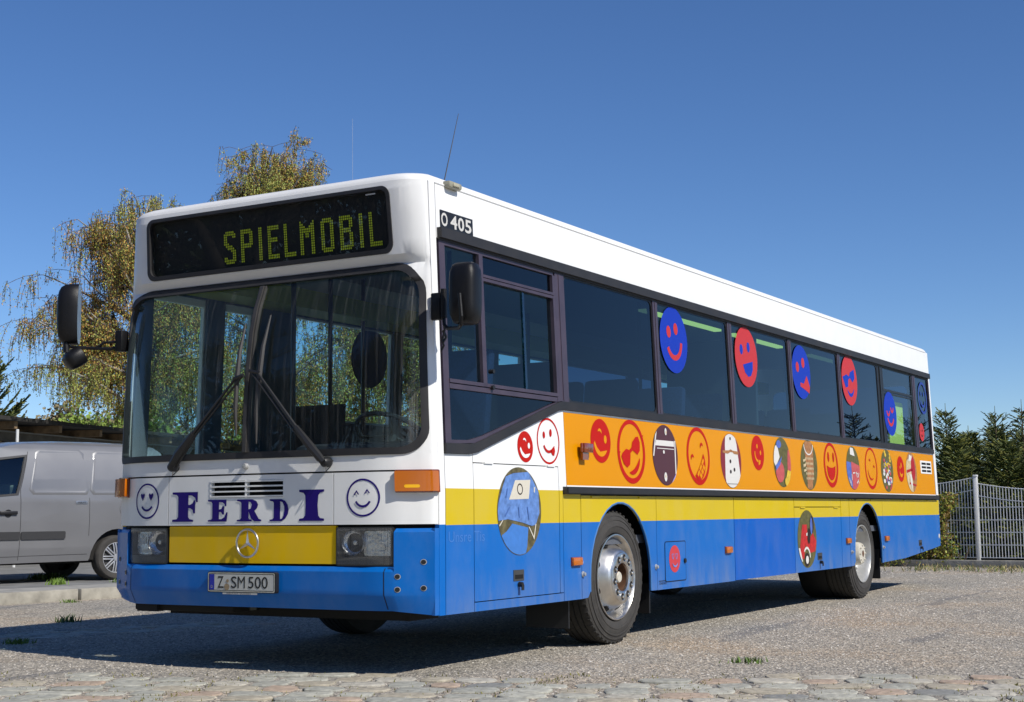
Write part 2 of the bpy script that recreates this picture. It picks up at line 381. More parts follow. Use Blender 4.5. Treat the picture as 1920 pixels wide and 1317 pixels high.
# destination display
bm = BM(); dispi = rrect(.246, 2.258, 2.495, 2.850, .048)
panel(bm, rrect(.222, 2.284, 2.466, 2.872, .062), FRONT, .008, -.05, [dispi], CU, CV); db = obj('destination_display', bm, m_rub, bus)
bm = BM(); panel(bm, rrect(.24, 2.264, 2.49, 2.855, .05), FRONT, -.035, None, [], CU, [2.6, 2.75]); obj('display_board', bm, mat('display_black', (.006, .007, .008), .6), db)
GL = {
 'S': ["0111110","1111111","1100011","1100000","1100000","1110000","0111100","0011110","0000111","0000011","0000011","1100011","1111111","0111110"],
 'P': ["1111110","1111111","1100011","1100011","1100011","1100011","1111111","1111110","1100000","1100000","1100000","1100000","1100000","1100000"],
 'I': ["11"]*14,
 'E': ["1111111","1111111","1100000","1100000","1100000","1111110","1111110","1100000","1100000","1100000","1100000","1100000","1111111","1111111"],
 'L': ["1100000"]*12+["1111111"]*2,
 'M': ["10000001","11000011","11100111","11111111","11111111","11011011","11011011","11000011","11000011","11000011","11000011","11000011","11000011","11000011"],
 'O': ["0111110","1111111","1100011"]+["1100011"]*8+["1100011","1111111","0111110"],
 'B': ["1111110","1111111","1100011","1100011","1100011","1111110","1111110","1100011","1100011","1100011","1100011","1100011","1111111","1111110"]}
for ch, y1, y0 in zip("SPIELMOBIL", (1.618, 1.472, 1.318, 1.240, 1.104, .972, .800, .650, .495, .418), (1.515, 1.367, 1.288, 1.145, 1.008, .852, .697, .545, .465, .322)):
    bm = BM(); g = GL[ch]; nc = len(g[0]); pu = (y1-y0)/nc
    for r, row in enumerate(g):
        for c_, v in enumerate(row):
            if v == '1':
                yy = y1-(c_+.5)*pu; zz = 2.735-(r+.5)*.0150
                panel(bm, rrect(yy-pu*.36, yy+pu*.36, zz-.0058, zz+.0058, .002, 1), FRONT, -.030)
    obj('display_letter', bm, mat('display_dots', (.45, .55, .02), .6, emit=((.42, .52, .03), .13)), db, smooth=0)
bm = BM(); panel(bm, rrect(.238, 2.266, 2.488, 2.858, .05), FRONT, -.008, None, [], CU, [2.6, 2.75]); obj('display_glass', bm, glass('display_glass', (.80, .82, .82), -.002), db)
bm = BM()
for k in range(9): panel(bm, rect(.335+k*.0085, .3405+k*.0085, 2.829, 2.837), FRONT, -.005)
obj('maker_mark', bm, m_whf, db, smooth=0)

# --- bumper
def Xb(t, z):
    x = float(ip(t, [0, .05, .21, .3, .6, 1.25], [.112, .088, -.004, -.035, -.062, -.085]))
    return x
def BUMP(u, v, w):
    t = max(0, min(u, 2.5-u)); x = Xb(t, v)
    und = float(ip(v, [.345, .46, .47], [.065, .004, 0])); und *= float(ip(t, [0, .24, .3], [0.15, 1, 1]))
    top = float(ip(v, [.60, .628], [0, .022])) if (t > .2071 and v < .64) else 0
    top += float(ip(v, [.825, .85], [0, .03])) if v > .7 else 0
    return (x+und+top-w, u, v)
bm = BM()
bo = [(0, .352), (.24, .372), (1.25, .376), (2.26, .372), (2.5, .352), (2.5, .850), (2.29, .850), (2.29, .628), (.21, .628), (.21, .850), (0, .850)]
bo = [(.003, .352), (.24, .376), (1.25, .380), (2.26, .376), (2.40, .40), (2.497, .47), (2.497, .846), (2.293, .846), (2.293, .628), (.207, .628), (.207, .846), (.003, .846)]
panel(bm, bo, BUMP, 0, -.07, [], CU+[.207, 2.293], [.41, .44, .46, .47, .5, .55, .60, .615, .7, .78, .825, .838])
fb = obj('front_bumper', bm, m_blue, bus)
bm = BM()
for y in (.212+.05, 2.288-.05): panel(bm, rect(y-.0025, y+.0025, .385, .62), BUMP, .0015, None, [], [], [.44, .46, .47, .5, .6])
split_obj('bumper_joint', bm, m_void, fb)
for y, z in ((.187, .573), (.187, .500), (.057, .655), (.057, .507), (2.313, .573), (2.313, .500), (2.443, .655), (2.443, .507)):
    bm = BM(); panel(bm, ell(y, z, .0165, n=20), BUMP, .003, None); panel(bm, ell(y, z, .013, n=20), BUMP, .005, None, mi=1)
    obj('plug', bm, [m_steel, m_black], fb)
# side return of the bumper corner
for s_, (zb) in ((0, .352), (1, .47)):
    bm = BM()
    y = .001 if s_ == 0 else 2.499
    panel(bm, rect(.113, .157, zb, .846), (lambda u, v, w, y=y: (u, y+(w if s_ else -w), v)), 0, -.02)
    obj('bumper_end', bm, m_blue, fb)
# valance and dark underside
bm = BM(); box(bm, (.30, .30, .30), (.60, 2.2, .42)); box(bm, (.05, 1.45, .335), (.30, 2.27, .40), bev=.01); box(bm, (.02, 2.05, .33), (.08, 2.22, .375)); obj('valance', bm, m_dark, bus)

# --- headlights
for a, b, sgn in ((.218, .588, 1), (1.912, 2.282, -1)):
    bm = BM()
    inn = rrect(a+.018, b-.018, .682, .835, .012, 3)
    panel(bm, rrect(a, b, .632, .856, .012, 3), FRONT, -.004, -.07, [inn], CU)
    hl = obj('headlight', bm, mat('lamp_bezel', (.020, .020, .021), .35), bus)
    bm = BM(); panel(bm, rect(a+.01, b-.01, .675, .842), FRONT, -.068, None, [], CU, mi=0)
    cs = (a+.115, b-.105) if sgn > 0 else (b-.115, a+.105)
    # outer lamp (rectangular reflector) and inner round lamp
    yo, yi = cs[0], cs[1]
    lathe(bm, [(.078, -.020, 1), (.074, -.004, 1), (.060, .012, 1), (.035, .024, 1), (.014, .028, 1), (.013, .004, 1), (0, .002, 1)], (Xf(yi, .76)+.036, yi, .765), 'x', 28)
    panel(bm, rrect(yo-.090, yo+.090, .688, .832, .02), FRONT, -.040, None, [], CU, mi=1)
    for k in range(9): panel(bm, rect(yo-.078+k*.018, yo-.070+k*.018, .70, .82), FRONT, -.036, -.042, mi=1)
    panel(bm, rrect(yo-.05, yo+.02, .715, .755, .015), FRONT, -.032, -.044, mi=1)
    obj('reflector', bm, [mat('reflector_grey', (.16, .16, .16), .4), mat('reflector', (.75, .75, .76), .22, metal=1, var=.3, vscale=30, bump=.5, bscale=45)], hl)
    bm = BM(); panel(bm, rrect(a+.006, b-.006, .640, .848, .012, 3), FRONT, -.001, None, [], CU)
    obj('lens', bm, m_lens, hl)
# indicator lamps
for a, b in ((-.004, .197), (2.303, 2.504)):
    bm = BM(); panel(bm, rrect(a, b, 1.050, 1.182, .006, 2), FRONT, .020, -.01, [], CU, mi=1)
    ai, bi = (max(a, .0)+.006, b-.008)
    panel(bm, rrect(min(a, b)+.008, b-.008, 1.058, 1.174, .006, 2), FRONT, .042, .018, [], CU)
    o = obj('indicator_lamp', bm, [m_amber, m_amberd], bus)
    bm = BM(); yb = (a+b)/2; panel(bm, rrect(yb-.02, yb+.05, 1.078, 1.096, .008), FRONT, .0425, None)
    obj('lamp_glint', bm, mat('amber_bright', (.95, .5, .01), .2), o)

# --- brand ring emblem (ring with three-pointed star)
bm = BM(); cy_, cz_ = 1.225, .762; x0 = Xf(1.225, .76)-.012
pts = [(x0, cy_+.083*math.cos(a), cz_+.083*math.sin(a)) for a in np.linspace(0, 2*math.pi, 41)]
tube(bm, pts, .0065, 8, cap=False)
for k in range(3):
    a = R(90+120*k); d = Vector((0, math.cos(a), math.sin(a))); n_ = Vector((0, -math.sin(a), math.cos(a))); c0 = Vector((x0, cy_, cz_))
    tip = c0+d*.081; base = [c0+n_*.014, c0-n_*.014]; top = c0+Vector((-.012, 0, 0)); a2 = R(90+120*k+60); a3 = R(90+120*k-60)
    v1 = c0+Vector((0, math.cos(a2), math.sin(a2)))*.013; v2 = c0+Vector((0, math.cos(a3), math.sin(a3)))*.013
    for q in ((tip, v1, top), (tip, top, v2)): face(bm, q)
obj('star_emblem', bm, m_chrome, bus, smooth=30)

# --- number plate
px = -.108
PL = lambda u, v, w: (px-w, u, v)
bm = BM(); panel(bm, rrect(.982, 1.512, .468, .592, .012), PL, 0, -.03, [], mi=0); pl = obj('number_plate', bm, [m_black], bus)
bm = BM(); panel(bm, rrect(.987, 1.507, .473, .587, .010), PL, .002, None, [rrect(.993, 1.501, .479, .581, .008)], mi=0)
panel(bm, rrect(.997, 1.497, .483, .577, .006), PL, .001, None, mi=1)
panel(bm, rect(1.457, 1.496, .484, .576), PL, .002, None, mi=2); textmesh(bm, 'D', .016, PL, 1.483, .495, .003, mirror=True, mi=0)
textmesh(bm, 'Z', .070, PL, 1.430, .495, .0025, .046, mirror=True, mi=3, bold=.004)
panel(bm, ell(1.357, .502, .020), PL, .003, None, mi=4); panel(bm, ell(1.352, .538, .010), PL, .003, None, mi=4)
textmesh(bm, 'S', .070, PL, 1.325, .495, .0025, .044, mirror=True, mi=3, bold=.004); textmesh(bm, 'M', .070, PL, 1.272, .495, .0025, .056, mirror=True, mi=3)
textmesh(bm, '500', .070, PL, 1.190, .495, .0025, .150, mirror=True, mi=3, bold=.004)
panel(bm, rect(1.12, 1.39, .458, .4675), PL, .002, None, mi=1); textmesh(bm, 'FREISTAAT  SACHSEN', .007, PL, 1.36, .4592, .003, .19, mirror=True, mi=3)
obj('plate_face', bm, [m_chrome, mat('plate_white', (.50, .50, .47), .3), mat('plate_blue', (.01, .02, .35), .4), m_black, mat('plate_seal', (.30, .22, .13), .6)], pl, smooth=0)

# --- FERDI lettering on the bonnet flap (image right = -y)
LET = {
 'F': [[(0,1),(0,.93),(.17,.91),(.23,.84),(.23,.16),(.18,.09),(0,.07),(0,0),(.83,0),(.83,.06),(.68,.09),(.63,.16),(.63,.46),(.70,.46),(.80,.40),(.83,.28),(.90,.28),(.90,.72),(.84,.72),(.80,.62),(.70,.57),(.63,.57),(.63,.89),(.78,.88),(.90,.80),(.94,.66),(1,.66),(1,1)]],
 'E': [[(0,1),(0,.93),(.17,.90),(.22,.84),(.22,.16),(.17,.09),(0,.07),(0,0),(.95,0),(1,.42),(.93,.42),(.84,.20),(.68,.11),(.56,.11),(.56,.44),(.66,.44),(.74,.32),(.82,.32),(.82,.70),(.74,.70),(.68,.58),(.56,.55),(.56,.89),(.74,.88),(.84,.80),(.86,.70),(.93,.70),(.93,1)]],
 'R': [[(0,1),(0,.93),(.14,.90),(.19,.84),(.19,.16),(.14,.09),(0,.07),(0,0),(.62,0),(.62,.07),(.52,.10),(.49,.18),(.49,.45),(.60,.12),(.72,0),(1,0),(1,.07),(.90,.11),(.72,.48),(.83,.60),(.87,.76),(.80,.92),(.64,1)], [(.49,.90),(.57,.88),(.62,.76),(.58,.58),(.49,.55)]],
 'D': [[(0,1),(0,.93),(.16,.90),(.22,.84),(.22,.16),(.16,.09),(0,.07),(0,0),(.62,0),(.84,.12),(.97,.32),(1,.52),(.95,.74),(.82,.92),(.62,1)], [(.56,.90),(.68,.86),(.77,.68),(.78,.48),(.74,.26),(.66,.12),(.56,.09)]],
 'I': [[(0,1),(0,.93),(.17,.90),(.24,.82),(.26,.5),(.24,.17),(.16,.09),(0,.07),(0,0),(1,0),(1,.07),(.84,.09),(.77,.17),(.74,.5),(.77,.82),(.84,.90),(1,.93),(1,1)]]}
for ch, y1, y0, zt in (('F', 1.866, 1.648, 1.077), ('E', 1.560, 1.396, 1.026), ('R', 1.320, 1.130, 1.025), ('D', 1.068, .928, 1.024), ('I', .850, .670, 1.077)):
    bm = BM(); g = [[(y1-u*(y1-y0), .893+v*(zt-.893)) for u, v in lp] for lp in LET[ch]]
    panel(bm, g[0], FRONT, .0025, None, g[1:], CU); obj('letter', bm, m_navy, bus, smooth=0)

# --- side body, driver side
bm = BM()      # white corner post, full height
panel(bm, rect(.158, .221, .348, 2.895), SIDE, 0, -.03, [], [], [1.05]); obj('corner_post', bm, m_post, bus)
bm = BM()      # below the driver's window
panel(bm, [(.227, .348), (.533, .348), (.533, 1.288), (.50, 1.28), (.227, 1.276)], SIDE, 0, -.02, [], [], [1.05]); obj('skirt_panel', bm, m_skirt, bus)
bm = BM(); panel(bm, [(.539, .348), (1.655, .348), (1.655, .400), (.539, .400)], SIDE, 0, -.02); panel(bm, [(.539, 1.234), (1.712, 1.234), (1.712, 1.612), (1.64, 1.606), (.67, 1.322), (.539, 1.290)], SIDE, 0, -.02, [], [], [1.05])
panel(bm, [(1.608, .406), (1.655, .406), (1.655, 1.234), (1.608, 1.234)], SIDE, 0, -.02, [], [], [1.05]); panel(bm, rect(1.655, 1.712, 1.078, 1.234), SIDE, 0, -.02)
obj('side_panel', bm, m_skirt, bus)
bm = BM(); panel(bm, rrect(.539, 1.602, .406, 1.228, .01, 2), SIDE, 0, -.02, [], [], [1.05]); hat = obj('locker_door', bm, m_skirt, bus, label='large locker door with a table picture')
bm = BM()
for x in (.66, 1.45): panel(bm, rect(x, x+.10, 1.2285, 1.238), SIDE, .010, -.01)
split_obj('hinge', bm, m_white, hat)
def flush_handle(x, z, par, key=True):
    bm = BM(); panel(bm, rect(x-.064, x+.064, z-.034, z+.034), SIDE, .004, -.01); panel(bm, rect(x-.05, x+.05, z-.022, z+.004), SIDE, .005, None, mi=1)
    if key: tube(bm, [(x, -.004, z-.055), (x, -.03, z-.058)], .016, 10, 2); box(bm, (x-.014, -.034, z-.092), (x+.014, -.028, z-.058), 2)
    obj('handle', bm, [mat('handle_grey', (.05, .05, .05), .4), m_void, m_steel if False else m_black], par)
flush_handle(1.058, .541, hat)
bm = BM(); panel(bm, rect(1.661, 1.909, .348, 1.078), SIDE, 0, -.02); obj('skirt_panel', bm, m_skirt, bus)
def arch(cx, al, ar, h, z0, zc=.48, n=18):
    return [(cx+(al if math.cos(a) < 0 else ar)*math.cos(a), zc+h*math.sin(a)) for a in np.linspace(math.pi, 0, n)]
A1 = arch(2.52, .48, .50, .515, .35); A2 = arch(8.50, .48, .51, .52, .35)
def skirt(x0, x1, z0=.348, z1=1.043, hat=False, top=None, lab=None):
    bm = BM(); panel(bm, rect(x0+.003, x1-.003, z0, z1), SIDE, 0, -.02); return obj('skirt_panel', bm, m_skirt, bus, label=lab)
bm = BM()
P = [(1.915, .348), (2.0, .352), (2.035, .39)]+A1+[(3.02, .348), (3.125, .348), (3.125, 1.043), (1.915, 1.043)]
panel(bm, P, SIDE, 0, -.02); wf = obj('wheel_arch_panel', bm, m_skirt, bus)
bm = BM()
P = [(7.868, .355), (7.98, .358), (8.015, .39)]+A2+[(9.012, .355), (9.055, .355), (9.055, 1.043), (7.868, 1.043)]
panel(bm, P, SIDE, 0, -.02); wr = obj('wheel_arch_panel', bm, m_skirt, bus)
for par, arc in ((wf, A1), (wr, A2)):     # rolled lip of the wheel arch
    bm = BM(); pts = [(arc[0][0], .39)]+arc+[(arc[-1][0], .352)]
    tube(bm, [(x, .004, z) for x, z in pts], .008, 6); obj('arch_lip', bm, mat('lip_blue', (.05, .17, .42), .4), par)
skirt(3.128, 4.683, .347); mp2 = skirt(4.686, 6.183, .352, lab='deeper blue skirt panel'); mp2.data.materials[0] = m_skirt2
for a, b in ((7.585, 7.862),): skirt(a, b, .355)
bm = BM(); panel(bm, rect(6.188, 7.580, .965, 1.043), SIDE, 0, -.02); obj('side_panel', bm, m_skirt, bus)
bm = BM(); panel(bm, rect(6.188, 7.580, .353, .957), SIDE, 0, -.02); h2 = obj('locker_door', bm, m_skirt, bus, label='middle locker door with an oval toy picture')
flush_handle(6.882, .486, h2)
bm = BM(); panel(bm, [(9.061, .357), (9.92, .376), (11.30, .462), (11.53, .48), (11.53, 1.043), (9.061, 1.043)], SIDE, 0, -.02); h3 = obj('locker_door', bm, m_skirt, bus, label='rear locker door with rising lower edge')
flush_handle(10.585, .535, h3)
# round latches
for x, z in ((1.925, .513), (3.10, .52), (7.90, .50), (9.035, .52)):
    bm = BM(); lathe(bm, [(.02, 0.), (.02, -.006), (.014, -.009), (.012, -.022), (0, -.024)], (x, 0, z), 'y', 16); obj('latch', bm, m_steel, bus)
# hinges along the top of the skirt
for x in (2.06, 2.82, 8.02, 8.62, 9.9, 10.95, 3.0+4.95, 6.35, 7.35):
    bm = BM(); z = .962 if x in (6.35, 7.35) else 1.040
    panel(bm, rect(x, x+.13, z-.012, z), SIDE, .009, -.005); obj('hinge', bm, mat('hinge_yellow', YEL, .4), bus)
# fuel flap
bm = BM(); panel(bm, rrect(3.262, 3.655, .398, .704, .02), SIDE, .003, None, [rrect(3.268, 3.649, .404, .698, .018)], mi=1); panel(bm, rrect(3.269, 3.648, .405, .697, .018), SIDE, .004, -.001, mi=0)
ff = obj('fuel_flap', bm, [m_blue, m_void], bus)
bm = BM(); lathe(bm, [(.018, 0.), (.018, -.012), (0, -.016)], (3.625, -.004, .55), 'y', 14); obj('latch', bm, m_black, ff)
bm = BM(); textmesh(bm, 'DIESEL', .016, SIDE, 3.16, .385, .002, .13); panel(bm, rect(3.15, 3.30, .408, .414), SIDE, .002); obj('fuel_lettering', bm, m_black, bus, smooth=0)
# dark backing behind the skirt
bm = BM(); panel(bm, [(.2, .36), (1.95, .36), (1.95, .9), (2.0, .9), (2.0, 1.03), (.2, 1.25)], SIDE, -.026, -.03); panel(bm, rect(3.05, 7.93, .36, 1.04), SIDE, -.026, -.03); panel(bm, [(9.03, .37), (9.9, .4), (11.4, .5), (11.4, 1.04), (9.03, 1.04)], SIDE, -.026, -.03)
panel(bm, rect(.5, 1.75, .9, 1.27), SIDE, -.027, -.031)
obj('skirt_backing', bm, m_void, bus)
# orange band, trims
bm = BM(); panel(bm, rect(1.716, 11.41, 1.098, 1.600), SIDE, 0, -.03, [], [], [1.05]); ob = obj('orange_band', bm, m_org, bus)
bm = BM(); panel(bm, rect(1.716, 11.41, 1.602, 1.614), SIDE, .001, -.02); panel(bm, rect(1.716, 11.41, 1.100, 1.110), SIDE, .0015); obj('pinstripe', bm, m_white, ob)
bm = BM(); panel(bm, rect(1.66, 11.435, 1.050, 1.100), SIDE, .030, -.01); box(bm, (1.668, -.038, 1.056), (11.427, -.028, 1.094)); obj('rub_rail', bm, m_rub, bus)
# wall above the waist up to the roof
bm = BM()
hole = [(.268, 1.345), (.53, 1.345), (.665, 1.372), (1.66, 1.672), (11.41, 1.672), (11.41, 2.56), (.268, 2.56)]
panel(bm, [(.227, 2.56), (.227, 2.895), (11.46, 2.895), (11.46, 2.56)], SIDE, 0, -.03); obj('cantrail', bm, m_white, bus)
bm = BM(); panel(bm, rect(.232, 11.435, 2.548, 2.560), SIDE, .014, -.03); panel(bm, rect(.232, 11.46, 2.560, 2.622), SIDE, .034, -.001); obj('rain_gutter', bm, m_rub, bus)
bm = BM(); tube(bm, [(.225, .073-.004, 2.895), (11.42, .073-.004, 2.895)], .006, 6); obj('roof_seam', bm, m_white, bus)
# lower window rubber
bm = BM(); panel(bm, [(.226, 1.278), (.50, 1.282), (.58, 1.294), (.67, 1.322), (1.635, 1.606), (1.70, 1.616), (11.44, 1.616), (11.44, 1.672), (1.70, 1.672), (1.635, 1.662), (.665, 1.378), (.56, 1.350), (.50, 1.343), (.226, 1.338)], SIDE, .016, -.03)
obj('window_rubber', bm, m_rub, bus)
# white pillar at the rear corner, rounded
bm = BM()
def REARC(u, v, w):     # u: 0..1 round the rear corner
    _rr = .07; a = u*math.pi/2; r = _rr+w
    top = tum(v); return (11.53+r*math.sin(a), top+_rr-r*math.cos(a), v)
panel(bm, rect(0, 1, 1.105, 2.895), REARC, 0, -.03, [], [k/8 for k in range(1, 8)], [1.05]); panel(bm, rect(11.437, 11.53, 1.105, 2.56), SIDE, 0, -.03, [], [], [1.05]); panel(bm, rect(11.46, 11.53, 2.56, 2.895), SIDE, 0, -.03); obj('rear_corner', bm, m_white, bus)
bm = BM(); panel(bm, rect(0, 1, .49, 1.103), REARC, 0, -.03, [], [k/8 for k in range(1, 8)]); obj('rear_bumper_corner', bm, m_blue, bus)
bm = BM(); REAR = lambda u, v, w: (L+w, u, v)
panel(bm, rect(.14, 2.36, 1.105, 2.895), REAR, 0, -.03, [rrect(.35, 2.15, 1.75, 2.5, .08)]); rwl = obj('rear_wall', bm, m_white, bus)
bm = BM(); panel(bm, rrect(.33, 2.17, 1.73, 2.52, .08), REAR, -.01); obj('rear_window', bm, m_wd, rwl)
bm = BM(); panel(bm, rect(.075, 2.42, .49, 1.103), REAR, 0, -.03); rbp = obj('rear_bumper', bm, m_blue, bus)
for y in (.18, 2.14):
    bm = BM(); box(bm, (L+.001, y, .93), (L+.03, y+.18, 1.02), 0, bev=.006); obj('tail_lamp', bm, mat('red_lens', (.4, .01, .01), .15, coat=1), rbp)
bm = BM(); tube(bm, [(L-.06, .025, .90), (L-.055, .005, .90)], .03, 10); obj('rear_marker', bm, m_amberd, bus)
bm = BM(); lathe(bm, [(.0, -.03), (.03, -.02), (.04, 0.)], (11.49, .02, .60), 'y', 12); obj('rear_marker', bm, m_cream, bus)

# windows: frames and panes
m_alu = m_frame
def vbar(bm, x0, x1, z0, z1, w=.006, mi=0): panel(bm, rect(x0, x1, z0, z1), SIDE, w, -.04, mi=mi)
bm = BM()
panel(bm, [(.57, 1.350), (.665, 1.378), (1.635, 1.662), (1.635, 1.668), (.665, 1.398), (.50, 1.365), (.30, 1.360), (.30, 1.338)][::-1], SIDE, .004, -.03)
vbar(bm, .238, .30, 1.34, 2.548)
panel(bm, rect(.30, 1.65, 2.525, 2.548), SIDE, .006, -.03)
vbar(bm, .680, .725, 1.70, 2.525, .012)
panel(bm, rect(.725, 1.645, 2.388, 2.405), SIDE, .013, -.02); panel(bm, rect(.725, 1.645, 2.365, 2.384), SIDE, .009, -.02)
panel(bm, rect(.30, 1.645, 1.700, 1.722), SIDE, .012, -.02); panel(bm, rect(.30, 1.645, 1.665, 1.694), SIDE, .008, -.02)
vbar(bm, 1.628, 1.662, 1.668, 2.525, .010)
dw = obj('driver_window', bm, m_alu, bus, label='driver side window in three panes with a slanting sill')
bm = BM()
panel(bm, [(.30, 1.352), (.52, 1.352), (.66, 1.386), (1.63, 1.664), (.30, 1.664)], SIDE, -.012, None, mi=0)
panel(bm, rect(.30, .68, 1.722, 2.525), SIDE, -.010, None, mi=0); panel(bm, rect(.725, 1.628, 2.405, 2.525), SIDE, -.010, None, mi=1)
panel(bm, rect(.725, 1.628, 1.722, 2.365), SIDE, -.016, None, mi=0)
panel(bm, rect(1.236, 1.262, 1.722, 2.365), SIDE, -.008, -.02, mi=2); 
obj('pane', bm, [m_wg, m_wd, glass('seal_glass', (.3, .5, .5), .1)], dw)
bm = BM()
for x, z in ((.775, 1.80), (.775, 1.70)): tube(bm, [(x, .03, z), (x, -.005, z)], .014, 8)
split_obj('catch', bm, m_black, dw)
PX = [(1.645, 1.792), (3.235, 3.318), (4.757, 4.848), (6.278, 6.362), (7.780, 7.865), (9.215, 9.395), (10.672, 10.80), (11.41, 11.437)]
for i, (a, b) in enumerate(PX):
    bm = BM(); vbar(bm, a+(.018 if i == 0 else 0), b, 1.672, 2.548, .010 if i != 5 else .004)
    vbar(bm, (a+b)/2-.008, (a+b)/2+.008, 1.68, 2.54, .014)
    obj('window_pillar', bm, m_alu if i != 5 else m_black, bus)
kinds = [m_wd, m_wg, m_wg, m_wd, m_wd, glass('rear_pane_glass', (.82, .88, .85), .0), m_wd]
for i in range(7):
    a, b = PX[i][1], PX[i+1][0]
    bm = BM(); panel(bm, rect(a, b, 1.672, 2.548), SIDE, -.004, None, [], []); wnd = obj('window', bm, kinds[i], bus)
    bm = BM(); panel(bm, rect(a, b, 1.672, 2.548), SIDE, .001, -.03, [rrect(a+.012, b-.012, 1.686, 2.536, .05)]); obj('window_frame', bm, m_black, wnd)
    if i == 5:
        bm = BM(); panel(bm, rect(a+.01, b-.01, 2.272, 2.30), SIDE, .006, -.01); panel(bm, rect(a+.01, b-.01, 2.245, 2.262), SIDE, .004, -.01)
        panel(bm, rect(a, a+.05, 1.69, 2.53), SIDE, .005, -.01); panel(bm, rect(b-.05, b, 1.69, 2.53), SIDE, .005, -.01)
        obj('vent_bar', bm, m_black, wnd)
# rear vent on the orange band
bm = BM(); panel(bm, rrect(10.78, 11.29, 1.362, 1.518, .01, 2), SIDE, .004, -.005); 
for z in (1.382, 1.426, 1.470):
    panel(bm, rect(10.83, 11.03, z, z+.026), SIDE, .0055, None, mi=1); panel(bm, rect(11.06, 11.25, z, z+.026), SIDE, .0055, None, mi=1)
obj('rear_vent', bm, [m_white, m_void], bus)
# side markers
for x, z, ww, hh, mm in ((1.825, .602, .066, .026, m_amber), (4.529, .609, .064, .026, m_amber), (7.789, .617, .066, .026, m_amber), (9.172, .614, .066, .026, m_amber)):
    bm = BM(); box(bm, (x-ww, -.024, z-hh), (x+ww, .0, z+hh), 0, bev=.006); box(bm, (x-ww-.003, -.008, z-hh-.003), (x+ww+.003, .001, z+hh+.003), 1); obj('side_marker', bm, [mm, m_amberd], bus)
bm = BM(); box(bm, (1.885, -.030, 1.335), (2.06, -.012, 1.400), 0, bev=.008); box(bm, (1.905, -.040, 1.335), (1.985, -.028, 1.400), 0, bev=.005)
vs = box(bm, (1.90, -.028, 1.285), (1.985, -.010, 1.334), 0)
obj('side_indicator', bm, m_amberd, bus)
bm = BM(); box(bm, (.325, .025, 2.882), (.47, .085, 2.925), 0, bev=.014); box(bm, (.36, .018, 2.893), (.43, .03, 2.914), 1, bev=.004); obj('roof_marker_lamp', bm, [mat('old_plastic', (.30, .29, .22), .4), mat('old_lens', (.45, .42, .30), .2)], bus)
# model plate
bm = BM(); panel(bm, rect(.268, .640, 2.629, 2.738), SIDE, .002, None); mp_ = obj('model_plate', bm, m_black, bus)
bm = BM(); textmesh(bm, 'O', .084, SIDE, .280, 2.641, .0035, .070, bold=.02); textmesh(bm, '4', .084, SIDE, .382, 2.641, .0035, .076, bold=.02); textmesh(bm, '0', .084, SIDE, .468, 2.641, .0035, .068, bold=.02); textmesh(bm, '5', .084, SIDE, .548, 2.641, .0035, .072, bold=.02)
obj('model_number', bm, mat('plate_silver', (.62, .60, .55), .3), mp_, smooth=0)
bm = BM(); textmesh(bm, 'Unsre Tis', .062, SIDE, .255, .762, .0015, .40); obj('faded_lettering', bm, mat('faded_blue', (.05, .18, .52), .5), bus, smooth=0)

# --- roof as nested rings
out = [(Xf(y, 2.90), 1.25+(y-1.25)*((1.25-tum(2.9))/1.25)) for y in sorted(set([0]+CU+[2.5]))]
ring0 = out + [(11.46, 2.43)] + [(11.46+.12*math.sin(a), 2.43-.12+.12*math.cos(a)) for a in np.linspace(.2, math.pi/2, 5)] + [(11.46+.12*math.cos(a), .07+.12-.12*math.sin(a)) for a in np.linspace(0, math.pi/2-.2, 5)] + [(11.46, .07)]
bm = BM(); rings = []
for d, z in ((0, 2.895), (.006, 2.915), (.022, 2.935), (.05, 2.950), (.11, 2.963), (.30, 2.976), (.7, 2.985)):
    rings.append([bm.verts.new((5.8+(x-5.8)*(1-d/5.7), 1.25+(y-1.25)*(1-d/1.18), z)) for x, y in ring0])
n = len(ring0)
for i in range(len(rings)-1):
    for k in range(n): bm.faces.new([rings[i][k], rings[i][(k+1) % n], rings[i+1][(k+1) % n], rings[i+1][k]])
bm.faces.new(rings[-1]); obj('roof', bm, m_white, bus, smooth=50)
# aerials
bm = BM(); tube(bm, [(.66, .30, 2.96), (.68, .30, 3.0)], .012, 8); tube(bm, [(.68, .30, 3.0), (.86, .30, 3.50)], [.004, .002], 6); obj('aerial', bm, m_black, bus)
bm = BM(); tube(bm, [(1.0, 1.25, 2.97), (1.0, 1.25, 3.03)], .012, 8); tube(bm, [(1.0, 1.25, 3.03), (.995, 1.25, 3.64)], [.001, .0006], 6); obj('aerial', bm, m_steel, bus)

# --- far side (doors and windows seen through the windscreen)
bm = BM()
hs = [rect(.30, .82, 1.0, 2.40), rect(1.02, 1.32, 1.0, 2.40), rect(1.82, 3.12, 1.68, 2.44), rect(3.27, 4.72, 1.68, 2.44), rect(4.85, 5.30, .9, 2.44), rect(5.45, 5.95, .9, 2.44), rect(6.2, 7.7, 1.68, 2.44), rect(7.85, 9.2, 1.68, 2.44), rect(9.4, 11.2, 1.68, 2.44)]
Pf = [(.158, .40), (1.98, .40), (2.0, .5)]+A1+[(3.02, .40), (7.98, .40)]+A2+[(9.02, .40), (11.46, .50), (11.46, 2.895), (.158, 2.895)]
panel(bm, Pf, FARS, 0, -.03, hs, [], [1.05]); fw = obj('far_side_wall', bm, m_skirt, bus)
bm = BM()
for h in hs: panel(bm, h, FARS, -.012, None)
split_obj('far_side_window', bm, m_far, fw)
bm = BM()
